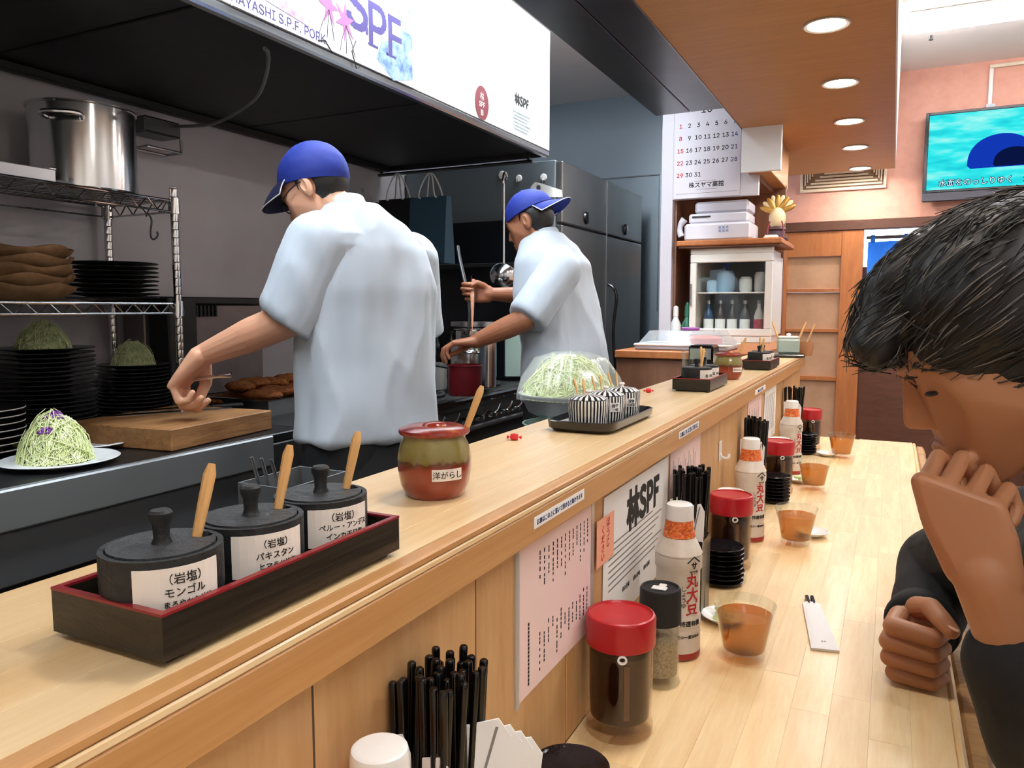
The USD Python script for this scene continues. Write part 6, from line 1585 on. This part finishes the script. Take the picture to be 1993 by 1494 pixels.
mesh('sheet', box(-0.075, 0.075, -0.003, -0.0005, -0.1, 0.1), paper, nt)
mesh('writing_lines', frame(cat(*[box(-0.06, 0.06, 0.05 - k * 0.022, 0.058 - k * 0.022, 0, 0.0004) for k in range(7)]), (0, -0.0031, 0), (1, 0, 0), (0, 0, 1), (0, -1, 0)), M('ink_rose', '#c07a70', 0.7), nt)
mesh('red_seal', frame(prism(Point(0.045, 0.075).buffer(0.018), 0.0005), (0, -0.0031, 0), (1, 0, 0), (0, 0, 1), (0, -1, 0)), ink_red, nt)
for k, (u, v, col, lab) in enumerate(((1318, 600, '#e4e4e4', 'white spray bottle on the alcove cabinet left of the showcase'), (1340, 600, '#2c6a54', 'green-capped bottle between the spray bottle and the showcase'))):
    q = at(u, 655, y=4.36)
    t = thing('cleaner_bottle', lab, 'bottle', (q[0] + 0.0, 4.32, 1.0355))
    mesh('body', lathe([(0, 0), (0.03, 0), (0.032, 0.004), (0.032, 0.09), (0.014, 0.13), (0.012, 0.15), (0, 0.151)], 22), M(f'cleaner_{k}', col, 0.35), t)
    mesh('cap', lathe([(0.0122, 0.14), (0.016, 0.1405), (0.015, 0.19), (0.006, 0.20 + 0.02 * k), (0, 0.20 + 0.02 * k)], 16), white_plastic if k == 0 else M(f'cleaner_{k}', col, 0.35), t)
# clear lidded case and black dispenser on the cabinet end
dc_ = thing('food_case', 'clear domed plastic food case with pink contents at the far end of the ledge', 'case', (-0.83, 3.48, 1.0355))
mesh('base', box(-0.21, 0.2, -0.14, 0.14, 0.0, 0.02, 0.006), M('case_grey', '#9a9aa0', 0.4), dc_)
mesh('dome', cat(hull([(x * (0.2 if z < 0.05 else 0.155), y * (0.135 if z < 0.05 else 0.09), z) for x in (-1, 1) for y in (-1, 1) for z in (0.0205, 0.085)])), plastic_clear, dc_)
mesh('rim', cat(tube([(-0.208, -0.14, 0.024), (0.208, -0.14, 0.024), (0.208, 0.14, 0.024), (-0.208, 0.14, 0.024), (-0.208, -0.14, 0.024)], 0.005, 8)), white_plastic, dc_)
mesh('handle', box(-0.03, 0.05, -0.012, 0.012, 0.0855, 0.10, 0.004), M('case_violet', '#8a3a8a', 0.4), dc_)
mesh('pink_food', mv(rough(lathe([(0, 0.0), (0.085, 0.0), (0.08, 0.03), (0.05, 0.042), (0, 0.045)], 28), 0.003, 40, 2), 0.07, 0, 0.021), M('pink_food', '#d88a80', 0.6), dc_)
q = at(1345, 705, z=1.04)
bd_ = thing('black_dispenser', 'black box dispenser with a silver label standing behind the far tray', 'dispenser', (-0.555, 2.55, 0.8005))
mesh('body', box(-0.04, 0.04, -0.05, 0.05, 0, 0.30, 0.006), black_gloss, bd_)
mesh('silver_label', box(-0.034, 0.034, -0.0515, -0.0502, 0.255, 0.29), steel, bd_)
gl_ = thing('drinking_glass', 'clear drinking glass behind the far black tray', 'glass', (-0.455, 1.98, ZL))
mesh('glass', lathe([(0, 0), (0.026, 0), (0.028, 0.003), (0.033, 0.07), (0.032, 0.0715), (0.031, 0.07), (0.0265, 0.008), (0, 0.007)], 32), glass, gl_)
sm = thing('price_card', 'tiny white card standing near the farthest black tray', 'card', (-0.43, 2.30, ZL))
mesh('card', box(-0.02, 0.02, -0.002, 0.002, 0, 0.035), paper_white, sm)
mesh('mark', box(-0.006, 0.006, -0.0028, -0.0022, 0.008, 0.027), M('ink_blue', '#2c3c6c', 0.7), sm)
